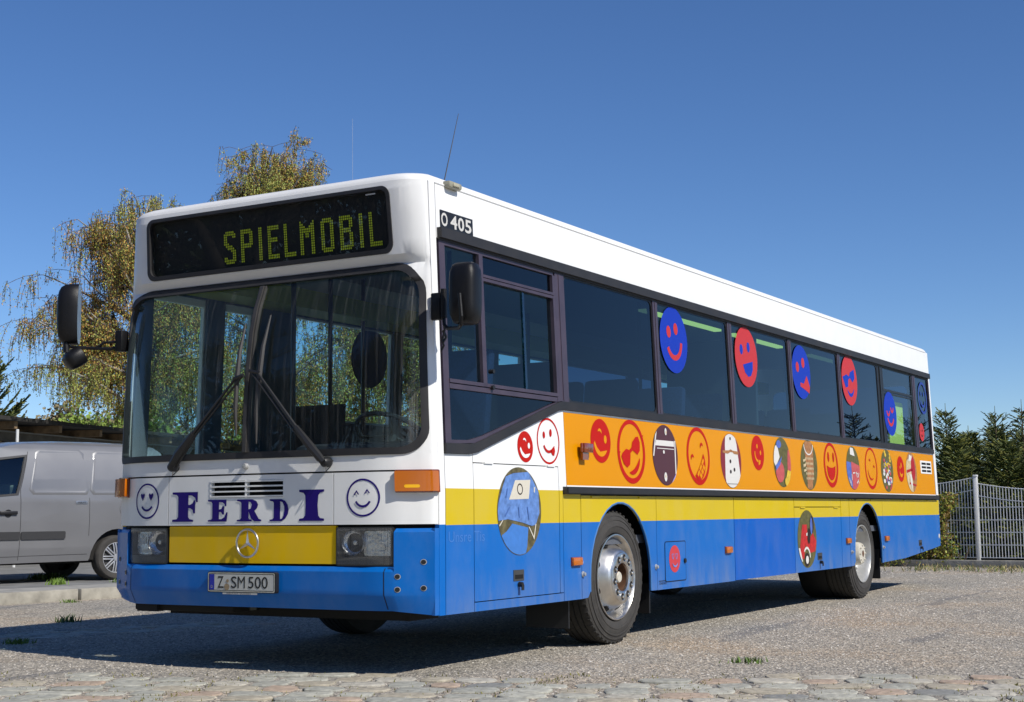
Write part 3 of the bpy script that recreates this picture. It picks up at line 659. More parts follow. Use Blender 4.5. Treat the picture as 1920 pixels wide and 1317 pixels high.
for q in ([.16, 1.32, .78, .98], [.16, .295, .985, 2.445], [.16, 11.4, 2.45, 2.58], [1.34, 1.80, .8, 2.45], [3.13, 3.26, 1.6, 2.45], [4.73, 4.84, 1.0, 2.45], [5.31, 5.44, 1., 2.45], [5.96, 6.19, 1.0, 2.45], [7.71, 7.84, 1.6, 2.45], [9.21, 9.39, 1.6, 2.45], [1.34, 4.8, .8, 1.66], [6.0, 11.3, .8, 1.66], [.83, 1.01, .8, 2.45]):
    panel(bm, rect(*q), FARS, -.034, -.06)
split_obj('far_side_lining', bm, mat('interior_lining', (.075, .095, .115), .7), bus)

# --- chassis, floor, ceiling, interior
m_int = mat('interior_grey', (.09, .10, .12), .7); m_ceil = mat('ceiling_lining', (.45, .48, .42), .8)
bm = BM(); box(bm, (.25, .06, .70), (11.4, 2.44, .76)); obj('floor', bm, m_int, bus)
bm = BM(); box(bm, (.22, .12, 2.80), (11.4, 2.38, 2.83)); obj('ceiling', bm, m_ceil, bus)
bm = BM(); box(bm, (.4, .12, 2.66), (11.3, .40, 2.72)); box(bm, (.4, 2.10, 2.46), (11.3, 2.40, 2.60)); box(bm, (.18, .15, 2.44), (.42, 2.35, 2.62)); split_obj('roof_duct', bm, mat('duct_lining', (.35, .36, .06), .6), bus)
bm = BM()
for a, b in ((4.0, 5.65), (5.98, 7.32), (8.2, 9.2)): box(bm, (a, .46, 2.59), (b, .53, 2.61))
split_obj('ceiling_light', bm, mat('tube_light', (.8, .85, .5), .4, emit=((.62, .85, .25), 1.1)), bus)
bm = BM()
for a, b in ((.3, 1.97), (3.07, 7.93), (9.07, 11.3)): box(bm, (a, .45, .42), (b, 2.05, .69))
for x in (2.50, 8.378): tube(bm, [(x, .3, .47), (x, 2.2, .47)], .09, 12)
box(bm, (1.99, .42, .36), (3.05, 2.08, .695)); box(bm, (7.97, .55, .38), (9.05, 1.95, .695)); box(bm, (4.9, .2, .40), (6.1, .44, .6))
obj('chassis', bm, m_dark, bus)
for x0, x1 in ((1.93, 3.08), (7.92, 9.08)):
    bm = BM(); box(bm, (x0, .36, .45), (x1, .44, 1.02)); box(bm, (x0, .02, 1.0), (x1, .44, 1.02)); box(bm, (x0-.02, .03, .40), (x0+.02, .44, 1.02)); box(bm, (x1-.02, .03, .40), (x1+.02, .44, 1.02))
    obj('wheel_well', bm, m_void, bus)
for x in (1.88, 3.06, 9.02):
    bm = BM(); box(bm, (x, .04 if x != 1.88 else .09, .18 if x > 2 else .15), (x+.015, .42, .5)); obj('mud_flap', bm, m_black, bus)
# interior furniture
m_seat = mat('seat_fabric', (.02, .035, .11), .9, var=.4, vscale=60)
bm = BM(); box(bm, (.14, .12, .95), (.52, 2.36, 1.26), 0, bev=.04); box(bm, (.18, .22, 1.20), (.55, 1.1, 1.36), 0, bev=.05); obj('dashboard', bm, mat('dash_plastic', (.035, .038, .045), .6), bus)
bm = BM(); cst = Vector((.66, .68, 1.42)); nrm = Vector((.55, 0, .83)).normalized(); ax = Vector((0, 1, 0)); ay = nrm.cross(ax)
tube(bm, [cst+ax*.24*math.cos(a)+ay*.24*math.sin(a) for a in np.linspace(0, 2*math.pi, 33)], .016, 8, cap=False)
tube(bm, [cst, cst-nrm*.5], .035, 8)
for a in (0, 2.1, 4.2): tube(bm, [cst, cst+ax*.24*math.cos(a)+ay*.24*math.sin(a)], .013, 6)
obj('steering_wheel', bm, m_black, bus)
def seat(x, y, z0=.76, hgt=.75, wd=.45, par=bus, nm='passenger_seat'):
    bm = BM(); box(bm, (x, y, z0+.38), (x+.45, y+wd, z0+.48), 0, bev=.03)
    M_ = Matrix.Translation((x+.42, y, z0+.45)) @ Matrix.Rotation(R(8), 4, 'Y')
    box(bm, (0, 0, 0), (.09, wd, hgt), 0, M=M_, bev=.035); box(bm, (x+.12, y+.1, z0), (x+.35, y+wd-.1, z0+.38), 0)
    obj(nm, bm, m_seat, par)
seat(.90, .42, .80, .80, .5, nm='driver_seat')
for x in (2.6, 3.5, 4.3, 6.6, 7.5): 
    for y in (.15, .62): seat(x, y)
for x in (3.4, 4.2): seat(x, 1.9)
bm = BM()
for x, y in ((1.75, .95), (1.80, 2.05), (2.42, 2.2), (.62, 1.45), (4.8, .9), (4.9, 2.1)): tube(bm, [(x, y, .76), (x, y, 2.8)], .017, 8)
tube(bm, [(.60, 1.45, 1.30), (1.78, 1.40, 1.30)], .016, 8); tube(bm, [(1.75, .95, 1.75), (1.75, .2, 1.75)], .016, 8)
split_obj('grab_pole', bm, m_black, bus)
bm = BM(); box(bm, (1.72, .12, .76), (1.76, .95, 1.95)); box(bm, (1.79, 1.93, .76), (1.83, 2.38, 1.75)); box(bm, (.55, 1.15, .76), (1.5, 1.18, 1.22)); box(bm, (5.6, .12, .76), (5.65, 1.0, 2.5)); box(bm, (6.3, 1.5, .76), (9.0, 2.35, 1.9)); box(bm, (9.1, .5, .76), (11.2, 2.35, 1.45))
split_obj('partition', bm, mat('partition_board', (.05, .055, .07), .7), bus)
bm = BM(); box(bm, (.75, .16, 1.0), (1.55, .35, 1.36), 0, bev=.02); obj('drivers_locker', bm, mat('cab_wood', (.12, .045, .02), .5, var=.4), bus)

# green board leaning inside the rear window
bm = BM(); panel(bm, rect(9.95, 10.56, 1.64, 2.20), lambda u, v, w: (u, .10+tum(v)+(2.2-v)*.02+w, v), 0, .015)
obj('board', bm, mat('light_green_board', (.38, .62, .16), .7), label='light green board inside the rearmost opening bus window', cat='board', off=(10.25, .12, 1.64))

# --- wheels
def wheel(x, y, rear, sgn=1, inner=False):
    wh = empty('wheel', (x-5.7, y-1.25, .47), parent=bus, off=False); OFF[wh.name] = None
    c = (0, 0, 0); r = .4695; s = sgn    # local: outward = -y*s
    P = lambda prof: [(q[0], -s*q[1], *q[2:]) for q in prof]
    bm = BM()
    prof = [(.302, -.010, 0), (.315, .004, 0), (.335, .012, 0), (.355, .015, 0), (.357, .019, 0), (.366, .019, 0), (.368, .016, 0), (.385, .014, 0), (.40, .009, 0), (.402, .013, 0), (.412, .011, 0), (.414, .005, 0), (.430, .0, 0), (.432, .003, 0), (.440, .001, 0), (.442, -.005, 0), (.456, -.012, 1), (.464, -.024, 1), (.468, -.045, 1),
            (.468, -.065, 1), (.458, -.067, 1), (.458, -.075, 1), (.469, -.077, 1), (.469, -.110, 1), (.459, -.112, 1), (.459, -.120, 1), (.4695, -.122, 1), (.4695, -.155, 1), (.459, -.157, 1), (.459, -.165, 1), (.469, -.167, 1), (.469, -.200, 1), (.459, -.202, 1), (.459, -.210, 1), (.467, -.212, 1), (.464, -.245, 1), (.45, -.268, 0), (.38, -.285, 0), (.30, -.27, 0)]
    lathe(bm, P(prof), c, 'y', 96)
    for k in range(0, 96, 2):       # tread lugs on the shoulder
        a = 2*math.pi*k/96
        M_ = Matrix.Rotation(-a, 4, 'Y'); box(bm, (.455, -s*-.010 if s < 0 else .010, -.012), (.4685, .050 if s > 0 else -.050, .010), 1, M=M_) if s > 0 else None
    obj('tyre', bm, [m_tyre, m_tread], wh, smooth=25)
    bm = BM()
    if not rear:
        prof = [(.304, .004, 0), (.303, .012, 0), (.296, .013, 0), (.288, .004, 0), (.280, -.02, 0), (.270, -.060, 0), (.262, -.075, 0), (.255, -.073, 0), (.245, -.055, 0), (.215, .006, 0), (.196, .035, 0), (.186, .048, 0), (.176, .052, 0), (.173, .058, 0), (.165, .061, 0), (.108, .061, 0), (.100, .056, 0), (.097, .04, 1), (.095, -.02, 1), (.085, -.03, 1), (.0, -.03, 1)]
    else:
        prof = [(.304, .002, 0), (.303, .010, 0), (.294, .010, 0), (.286, -.002, 0), (.276, -.04, 0), (.262, -.11, 0), (.250, -.13, 0), (.20, -.145, 0), (.160, -.14, 0), (.135, -.13, 2), (.125, -.10, 2), (.118, -.02, 2), (.105, .005, 2), (.05, .012, 2), (.035, .014, 1), (.0, .016, 1)]
    lathe(bm, P(prof), c, 'y', 64)
    if not rear:
        for k in range(10):
            a = 2*math.pi*(k+.3)/10; cx, cz = .137*math.cos(a), .137*math.sin(a)
            lathe(bm, P([(.029, .0612, 0), (.027, .0655, 0), (.024, .064, 3), (.0, .0635, 3)]), (cx, 0, cz), 'y', 14)
            lathe(bm, P([(.013, .055, 0), (.012, .074, 0), (.0, .078, 0)]), (cx+.003, 0, cz-.003), 'y', 6)
        for k in range(8):
            a = 2*math.pi*(k+.5)/8; ct = Vector((.236*math.cos(a), -s*-.036, .236*math.sin(a)))
            rad = Vector((math.cos(a), 0, math.sin(a))); tang = Vector((-math.sin(a), 0, math.cos(a))); sl = (Vector((0, -s*.060, 0))-rad*.028).normalized()
            nn = tang.cross(sl); nn = nn if nn.y*s < 0 else -nn
            vs = [bm.verts.new(ct+nn*.007+tang*.030*math.cos(b)+sl*.024*math.sin(b)) for b in np.linspace(0, 2*math.pi, 17)[:-1]]
            bm.faces.new(vs).material_index = 3
        box(bm, (-.045, -s*.0 if s > 0 else .0, -.085), (.04, .03, -.02), 1) if False else None
        lathe(bm, P([(.052, -.02, 1), (.048, .02, 1), (.040, .045, 2), (.034, .052, 2), (.0, .053, 2)]), (-.035, 0, .0), 'y', 20)
    else:
        for k in range(10):
            a = 2*math.pi*k/10; lathe(bm, P([(.014, -.13, 2), (.013, -.075, 2), (.0, -.07, 1)]), (.168*math.cos(a), 0, .168*math.sin(a)), 'y', 8)
        for k in range(8):
            a = 2*math.pi*k/8; lathe(bm, P([(.010, .0, 2), (.009, .018, 2), (.0, .02, 2)]), (.085*math.cos(a), 0, .085*math.sin(a)), 'y', 8)
    obj('rim', bm, [m_chrome if not rear else m_steel, m_rust, m_cream, m_void], wh, smooth=40)
wheel(2.50, .040, False); wheel(8.378, .040, True); wheel(2.50, 2.46, False, -1); wheel(8.378, 2.46, True, -1)
bm = BM(); prof = [(.30, .315), (.40, .308), (.455, .315), (.466, .335), (.468, .58), (.45, .61), (.30, .61)]
lathe(bm, prof, (8.378, 0, .47), 'y', 64); obj('inner_tyre', bm, m_dark, bus)

# --- mirrors
bm = BM(); box(bm, (.125, -.030, 2.05), (.165, .035, 2.21), 0, bev=.008); tube(bm, [(.145, -.045, 2.06), (.145, -.045, 2.23)], .020, 12)
mr_ = obj('wing_mirror', bm, m_mirror, bus, label='driver side wing mirror')
bm = BM(); tube(bm, [(.145, -.045, 2.08), (.143, -.05, 2.02), (.13, -.08, 1.995), (.03, -.22, 1.975), (-.03, -.275, 1.985), (-.05, -.29, 2.03), (-.045, -.275, 2.16)], .011, 8); obj('mirror_arm', bm, m_mirror, mr_)
def shell(bm, c, wx, wy, wz, rz=0, ry=0, pw=3.2, n=20, mI=0):
    """rounded-box mirror shell, glass side flat at +x"""
    M_ = Matrix.Translation(c) @ Matrix.Rotation(rz, 4, 'Z') @ Matrix.Rotation(ry, 4, 'Y'); rg = []
    for k, (dx, sc) in enumerate(((.5, .97), (.45, 1.0), (.1, 1.0), (-.15, .97), (-.32, .90), (-.43, .76), (-.5, .50), (-.52, .0))):
        ring = []
        for j in range(28):
            a = 2*math.pi*j/28; ca, sa = math.cos(a), math.sin(a)
            rr_ = (abs(ca)**pw+abs(sa)**pw)**(-1/pw)
            ring.append(bm.verts.new(M_ @ Vector((dx*wx, ca*rr_*wy/2*sc, sa*rr_*wz/2*sc))))
        rg.append(ring)
    for i in range(len(rg)-1):
        for j in range(28): bm.faces.new([rg[i][j], rg[i][(j+1) % 28], rg[i+1][(j+1) % 28], rg[i+1][j]]).material_index = mI
    bm.faces.new(rg[0]).material_index = 1
bm = BM(); shell(bm, (.035, -.255, 2.175), .125, .17, .36, R(8), 0, 5); obj('mirror_head', bm, [m_mirror, m_chrome], mr_)
bm = BM(); tube(bm, [(.15, -.04, 2.03), (.155, -.045, 1.99), (.15, -.03, 1.93), (.16, -.035, 1.90), (.155, -.02, 1.87)], .007, 6); tube(bm, [(.15, -.035, 1.99), (.17, -.045, 1.95), (.15, -.035, 1.92)], .009, 6); obj('mirror_cable', bm, m_black, mr_)
bm = BM(); box(bm, (.05, 2.44, 2.02), (.12, 2.50, 2.16), 0, bev=.01); ml_ = obj('wing_mirror', bm, m_mirror, bus, label='passenger side wing mirror on a long arm')
bm = BM(); tube(bm, [(.09, 2.47, 2.055), (.06, 2.55, 2.04), (-.04, 2.72, 2.052), (-.08, 2.80, 2.060)], .010, 8); tube(bm, [(.09, 2.47, 2.085), (.04, 2.58, 2.085), (.01, 2.63, 2.05)], .008, 8); tube(bm, [(-.09, 2.80, 2.02), (-.09, 2.81, 2.12)], .020, 8); obj('mirror_arm', bm, m_mirror, ml_)
bm = BM(); shell(bm, (-.06, 2.82, 2.28), .14, .20, .41, R(-50), R(0), 3.2); obj('mirror_head', bm, [m_mirror, m_chrome], ml_)
bm = BM(); shell(bm, (-.06, 2.76, 1.975), .12, .17, .13, R(-30), R(-35), 2.6); obj('mirror_head', bm, [m_mirror, m_chrome], ml_)

# --- wipers
def W(y, z, w): return Vector((Xf(y, z)-w, y, z))
for y0, ye, z_e, bt, bb, sg, lab in ((.640, 1.150, 1.790, (1.122, 2.150), (1.160, 1.36), 1, 'right'), (1.840, 1.320, 1.765, (1.312, 2.110), (1.320, 1.41), -1, 'left')):
    bm = BM(); pv = W(y0, 1.235, .03); en = W(ye, z_e, .05)
    lathe(bm, [(.030, .03), (.030, -.015), (.022, -.028), (0, -.03)], tuple(pv), 'x', 16)
    mid = pv.lerp(en, .38)+Vector((-.03, 0, 0))
    tube(bm, [pv+Vector((-.02, 0, 0)), pv.lerp(mid, .4)+Vector((-.02, 0, 0)), mid], [.022, .028, .018], 8); tube(bm, [mid, en], [.012, .008], 8)
    off = Vector((0, .045*sg, .01)); tube(bm, [pv+off+Vector((-.01, 0, 0)), mid+off*.9, en+off*1.2], [.009, .007, .007], 6); tube(bm, [en-off*.3, en+off*1.4], .012, 6)
    tube(bm, [pv+Vector((-.01, -.012, -.02)), pv+Vector((-.03, -.025, -.055)), pv+Vector((-.02, -.05, -.03)), pv+Vector((0, -.055, .01))], .003, 5)
    wp = obj('wiper', bm, m_black, bus)
    bm = BM(); p1, p2 = W(bt[0], bt[1], .02), W(bb[0], bb[1], .02); pm = W((bt[0]+bb[0])/2+(.005), (bt[1]+bb[1])/2, .035)
    Q = [p1, W(p1.y*.75+p2.y*.25+.008, p1.z*.75+p2.z*.25, .03), pm, W(p1.y*.25+p2.y*.75+.008, p1.z*.25+p2.z*.75, .03), p2]
    tube(bm, Q, [.005, .014, .017, .014, .005], 6); obj('wiper_blade', bm, mat('blade_grey', (.045, .042, .040), .5), wp)

# ------------------------------------------------------------------ stickers
def sticker(cx, cz, rad, layers, mats, mapf=SIDE, name='smiley_sticker', label=None, base=.002, mir=False, step=.0012, par=None):
    """layers: list of (material index, [polygons]) in unit-disc coordinates, each polygon = outline or (outline, holes)"""
    bm = BM(); s = -1 if mir else 1
    T = lambda P: [(cx+s*p[0]*rad, cz+p[1]*rad) for p in P]
    for i, (mi, polys) in enumerate(layers):
        for pl_ in polys:
            o, h = pl_ if isinstance(pl_, tuple) else (pl_, [])
            if len(o) < 3: continue
            panel(bm, T(o), mapf, base+i*step, None, [T(q) for q in h], [c for c in (CU if mapf is FRONT else [])], [1.05] if mapf is SIDE and abs(cz-1.05) < rad else [], mi=mi)
    return obj(name, bm, mats, par or bus, label=label, smooth=0)
C1 = ell(0, 0, 1, n=48)
def ringp(r1, r0, cy=0): return (ell(0, 0, r1, n=48), [ell(0, cy, r0, n=48)])
wink = [arcband(-.02, .36, .18, .30, 150, 20, taper=True), ell(.48, .22, .16, .19), arcband(-.05, .02, .50, .78, 195, 325, taper=True)]
wink = [rotp(arcband(-.10, .30, .14, .26, 165, 30, taper=True), -20, -.1, .3), ell(.45, .08, .14, .19, 0), [(-.62, -.02)]+arcband(0, 0, .0, .72, 190, 325, 16)[:17]+[(.30, -.45), (-.1, -.50), (-.42, -.30)]]
tongue = [ell(-.38, .25, .10, .15, 5), ell(.22, .36, .11, .17, -5), arcband(0, .0, .40, .52, 205, 300, taper=False), [(.12, -.42), (.50, -.18), (.56, -.42), (.46, -.62), (.34, -.62), (.20, -.50)]]
sung = [rotp([(-.74, .18), (-.60, .24), (-.30, .24), (-.14, .12), (.08, .12), (.20, .24), (.50, .28), (.68, .22), (.70, .0), (.56, -.22), (.34, -.26), (.18, -.08), (.10, .0), (-.10, .0), (-.16, -.10), (-.32, -.30), (-.54, -.30), (-.70, -.10)], 26), arcband(-.1, .05, .62, .80, 262, 340, taper=True), rotp([(-.98, .02), (-.80, .02), (-.80, .06), (-.98, .06)], 5), rotp([(.78, .32), (.98, .36), (.98, .40), (.78, .36)], 10)]
tooth_o = rotp([(-.55, .18)]+[(-.55+1.1*t/12, .18-.06*math.sin(math.pi*t/12)) for t in range(1, 12)]+[(.55, .18)]+[(.55*math.cos(R(a)), .18+.52*math.sin(R(a))) for a in range(-15, -180, -15)], 45)
grin_in = [rotp(rect(-.42+.28*i+(.02), -.42+.28*(i+1)-.02, -.02, .11), 45) for i in range(3)]+[rotp(rect(-.30+.20*i+.02, -.30+.20*(i+1)-.02, -.24, -.06), 45) for i in range(3)]
mv = lambda P, dx, dy: [(x+dx, y+dy) for x, y in P]
grin = [mv(tooth_o, .16, -.42), arcband(-.52, -.10, .06, .16, 200, 20, taper=True), arcband(.32, .32, .06, .16, 200, 20, taper=True)]
hearts = lambda cx, cy, s: [(cx, cy-s), (cx+.62*s, cy-.15*s), (cx+.78*s, cy+.35*s), (cx+.6*s, cy+.7*s), (cx+.28*s, cy+.72*s), (cx, cy+.40*s), (cx-.28*s, cy+.72*s), (cx-.6*s, cy+.7*s), (cx-.78*s, cy+.35*s), (cx-.62*s, cy-.15*s)]
# two on the white locker panel
sticker(1.177, 1.349, .100, [(0, [C1]), (1, [q for q in wink])], [m_red, m_whf], label='small red winking smiley on white')
sticker(1.486, 1.397, .153, [(0, [ringp(1, .91)]), (0, tongue)], [m_red], label='red outline smiley sticking its tongue out')
# row on the orange band
sticker(2.250, 1.428, .155, [(0, [C1]), (1, wink)], [m_red, m_orgf], label='red winking smiley by the side indicator')
sticker(2.741, 1.367, .234, [(0, [(C1, [ell(0, .02, .84, .85, n=48)])]), (0, sung)], [m_red], label='outline smiley with sunglasses')
sticker(3.980, 1.371, .233, [(0, [(C1, [ell(.02, .02, .86, .85, n=48)])]), (0, grin), (1, [mv(g, .16, -.42) for g in grin_in])], [m_red, m_orgf], label='outline smiley with a toothy grin')
sticker(5.319, 1.439, .154, [(0, [C1]), (1, [ell(-.08, .38, .11, .13), ell(.42, .02, .11, .14), rotp(arcband(-.02, -.02, .38, .52, 180, 290), -12, 0, 0), [(.0, -.60), (.14, -.40), (.36, -.42), (.30, -.62), (.02, -.72)]])], [m_red, m_orgf], label='small red tilted smiley, fourth red face of the row')
sticker(7.357, 1.380, .225, [(0, [(C1, [ell(0, .04, .80, .83, n=48)])]), (0, [ell(-.32, .36, .12, .22), ell(.38, .36, .12, .22), [(-.58, -.02), (-.3, -.10), (0, -.12), (.3, -.10), (.60, -.02)]+[(.58*math.cos(R(a)), -.12+.56*math.sin(R(a))) for a in range(-15, -180, -15)]])], [m_red, m_orgf], label='outline smiley laughing with open mouth')
sticker(8.736, 1.377, .226, [(0, [(C1, [ell(0, .03, .85, .87, n=48)])]), (0, [arcband(-.22, .28, .08, .19, 130, 20, taper=True), arcband(.42, -.02, .08, .19, 130, 20, taper=True), arcband(-.02, .02, .50, .60, 190, 300, taper=True)])], [m_red], label='outline smiley with a thin line smile')
sticker(9.902, 1.396, .148, [(0, [C1]), (1, [ell(.15, .30, .14, .2), arcband(.10, -.1, .30, .55, 190, 330, taper=True), ell(-.2, .12, .10, .14)])], [m_red, m_orgf], label='small red smiley near the rear vent')
# photo stickers
P_ = lambda n_, c_, v_=.0: mat(n_, c_, .5, var=v_, vscale=30, spec=.15)
g_ = P_('photo_grass', (.13, .12, .045), .35); mar = P_('photo_maroon', (.085, .035, .045)); wh_ = P_('photo_white', (.66, .64, .60)); tan = P_('photo_tan', (.40, .19, .08), .4); crm = P_('photo_cream', (.62, .50, .30), .3)
pk = P_('photo_pink', (.50, .10, .10), .2); pb = P_('photo_blue', (.10, .16, .48), .25); py_ = P_('photo_yellow', (.65, .45, .05), .2); dk = P_('photo_dark', (.03, .02, .02)); lb = P_('photo_denim', (.13, .25, .56), .3); sky_ = P_('photo_sky', (.06, .20, .55), .1)
def photo(cx, cz, rad, layers, mats, label, mapf=SIDE, ry=1.0):
    E_ = ell(0, 0, .985, n=48); L2 = [(0, [ell(0, 0, 1, n=48)])]
    for mi, polys in layers:
        L2.append((mi, [clip(q, E_) if not isinstance(q, tuple) else q for q in polys]))
    return sticker(cx, cz, rad, L2, mats, name='photo_sticker', label=label, mapf=mapf)
photo(3.337, 1.360, .232, [(1, [[(-.95, 1.0), (-.62, 1.0), (-.6, .45), (.78, .45), (.82, 1), (1, 1), (1, -.3), (.72, -.7), (.3, -1.1), (-1.1, -1.1), (-1.1, 1)]]),
      (2, [[(-.78, .30), (.72, .30), (.72, .48), (-.78, .48)], [(.76, .5), (.84, .5), (.80, -.72), (.72, -.66)], [(-.98, -.05), (-.90, -.05), (-.60, .80), (-.68, .85)], [(-.65, .20), (.70, .20), (.70, .225), (-.65, .225)]]),
      (3, [[(.30, -.98), (.74, -.60), (.82, -.64), (.42, -1.0)]]), (2, [ell(.08, .78, .08, .12), ell(-.15, .10, .07, .06), ell(-.10, -.72, .11, .15)]), (4, [ell(-.10, -.70, .035, .05), ell(.10, .76, .03, .05)])], [mar, mar, wh_, P_('photo_lilac', (.25, .28, .6)), P_('photo_gold', (.6, .42, .2))], 'round picture of a maroon board with white cross bar')
photo(4.678, 1.352, .230, [(1, [[(-.64, -.62), (-.52, .62), (-.40, 1.1), (.40, 1.1), (.62, .62), (.84, -.55), (.6, -1.1), (-.5, -1.1)]]), (2, [[(-.80, .28), (-.3, .25), (-.05, .32), (.15, .32), (.3, .26), (.75, .24), (.75, .36), (.2, .38), (0, .42), (-.2, .38), (-.80, .36)]]),
      (3, [ell(0, .82, .06, .06), ell(-.10, -.02, .08, .07), ell(.25, -.32, .08, .07), ell(-.12, -.40, .08, .07), [(-.56, -.84), (.6, -.84), (.6, -.855), (-.56, -.855)]])], [P_('photo_wine', (.22, .03, .04)), wh_, tan, dk], 'round picture of a white box with dark dots')
random.seed(5)
blob = lambda x, y, a, b, r=0: ell(x, y, a, b, r, 14)
photo(5.936, 1.372, .229, [(1, [[(.7, .5), (1, .6), (1, -.6), (.55, -.4), (.6, .1)]]), (2, [[(-.9, .6), (-.5, .7), (-.3, .2), (-.8, -.2), (-1, 0)]]), (3, [blob(-.35, -.40, .50, .42, 10)]), (4, [[(-.85, -.15), (-.3, .1), (-.05, .25), (-.3, -.1), (-.8, -.35)], blob(-.35, .72, .28, .16)]), (5, [blob(.42, -.78, .3, .2), [(.3, -.6), (.5, -.3), (.9, -.35), (.7, -.7)]])], [g_, pk, wh_, pk, pb, py_], 'round picture of a pink ball on grass')
photo(6.685, 1.365, .240, [(1, [[(-.48, .55), (-.42, .95), (.42, .95), (.55, .5), (.5, -.3), (.25, -.9), (-.1, -1.1), (-.35, -.9), (-.3, -.2)]]), (2, [arcband(0, .82, .50, .57, 180, 360, 12, sy=.75)]), (3, [[(-.72, .2), (-.45, .24), (-.45, .15), (-.72, .1)], [(-.74, .0), (-.45, .05), (-.45, -.05), (-.74, -.12)], [(-.7, -.2), (-.4, -.15), (-.4, -.24), (-.7, -.3)]]+[[(-.45+.16*i, .3-.2*j), (-.36+.16*i, .3-.2*j), (-.36+.16*i, .22-.2*j), (-.45+.16*i, .2-.2*j)] for i in range(6) for j in range(5)])], [g_, tan, wh_, crm], 'round picture of a tall wicker basket')
photo(8.085, 1.367, .227, [(1, [[(-1.1, .3), (-.3, .25), (-.25, -1.1), (-1.1, -1.1)]]), (2, [[(-.3, .3), (1.1, .1), (1.1, -1.1), (-.25, -1.1)]]), (3, [[(-.4, .62), (.3, .55), (.1, .92), (-.35, .95)]]), (3, [rotp(rect(-.08, .22, -.03, .03), a, x, y) if 0 else mv(rotp(rect(-.14, .14, -.03, .03), a), x, y) for a, x, y in [(random.uniform(0, 180), random.uniform(-.7, .8), random.uniform(-.7, -.2)) for _ in range(9)]])], [g_, pb, pk, wh_], 'round picture of a red and blue mat')
photo(9.346, 1.365, .238, [(1, [blob(random.uniform(-.5, .6), random.uniform(.0, .9), .14, .09) for _ in range(14)]), (2, [blob(random.uniform(-.6, .6), random.uniform(-.6, 0), .16, .10) for _ in range(12)]), (3, [blob(random.uniform(-.5, .5), random.uniform(-.9, .5), .12, .09) for _ in range(12)]), (4, [blob(random.uniform(-.6, .5), random.uniform(-.6, .6), .07, .06) for _ in range(9)])], [g_, py_, wh_, pk, pb], 'round picture of a colourful heap of toys')
photo(10.361, 1.366, .234, [(1, [[(-1, .5), (.2, .9), (.1, -1.1), (-1.1, -.6)]]), (2, [blob(.30, .20, .38, .62), [(-.9, .1), (.2, .22), (.2, .1), (-.9, -.05)], [(-.5, -.5), (.8, -.62), (.8, -.7), (-.5, -.6)]]), (3, [[(-.5, .55), (-.3, .9), (.2, .8), (.0, .6)], [(-.4, -.1), (-.1, -.1), (.0, -.6), (-.2, -.9)]])], [tan, crm, P_('photo_crimson', (.38, .02, .03)), wh_], 'round picture of wooden and red toys')
photo(6.527, .660, .272, [(1, [[(-.75, -.2), (-.5, .5), (.0, .5), (.0, -.1), (.6, .2), (.95, -.1), (.8, -.45), (.2, -.5), (-.2, -.2), (-.4, -.7), (-.8, -.6)]]), (2, [[(-.95, -.3), (-.8, -.3), (-.55, -.75), (-.75, -.9)], arcband(-.1, -.65, .30, .38, 0, 140), [(-.1, .2), (.2, .25), (.2, .15), (-.1, .1)]]), (3, [blob(.15, .1, .15, .28), blob(.55, .5, .14, .3), blob(-.1, -.72, .26, .24)]), (2, [blob(-.1, -.72, .15, .14)]), (4, [blob(.4, .45, .12, .3)])], [g_, P_('photo_scarlet', (.5, .03, .03), .3), wh_, dk, pb], 'oval picture of red pedal cars on grass')
# large picture on the front locker door: blue covered table with white card
photo(1.079, .940, .276, [(1, [[(-.35, -.28), (.38, -.38), (.32, -.80), (.2, -1.1), (-.7, -1.1), (-.85, -.55), (-.6, -.45)]]),
      (2, [[(-1.05, .02), (-.80, .48), (-.60, .78), (-.25, .86), (.42, .90), (.62, .72), (.86, .45), (.90, -.05), (.72, -.32), (.52, -.34), (.1, -.26), (-.55, -.18), (-1.05, -.22)]]),
      (3, [[(-.20, .70), (.50, .72), (.40, .28), (-.50, .26)], [(.66, .55), (.72, .56), (.68, .42), (.64, .44)], [(-.80, -.20), (-.75, -.19), (-.96, -.38), (-1, -.36)], [(.38, -.36), (.42, -.36), (.62, -.58), (.70, -.3), (.74, -.3), (.64, -.66)]]), (4, [(ell(.0, .50, .13), [ell(0, .5, .10)])]),
      (5, [[(-.66, .30), (-.58, .52), (-.55, .50), (-.62, .30)], [(-.1, .10), (-.06, -.15), (-.03, -.15), (-.06, .10)], [(.3, .10), (.38, -.2), (.41, -.2), (.34, .10)], [(-.5, .1), (-.7, -.1), (-.67, -.12), (-.47, .08)]])],
      [P_('photo_soil', (.14, .12, .06), .5), sky_, lb, P_('photo_card', (.62, .58, .48)), dk, P_('photo_fold', (.07, .15, .40))], 'large oval picture of a table with blue cloth')
sticker(3.437, .569, .103, [(0, [C1]), (1, [hearts(-.33, .20, .27), hearts(.33, .20, .27)]), (0, [hearts(-.33, .22, .18), hearts(.33, .22, .18)]), (1, [arcband(0, 0, .50, .62, 210, 330, taper=True)])], [mat('flap_red', (.55, .04, .05), .4), mat('flap_blue', (.12, .25, .62), .4)], label='red smiley with heart eyes on the fuel flap', base=.0055)
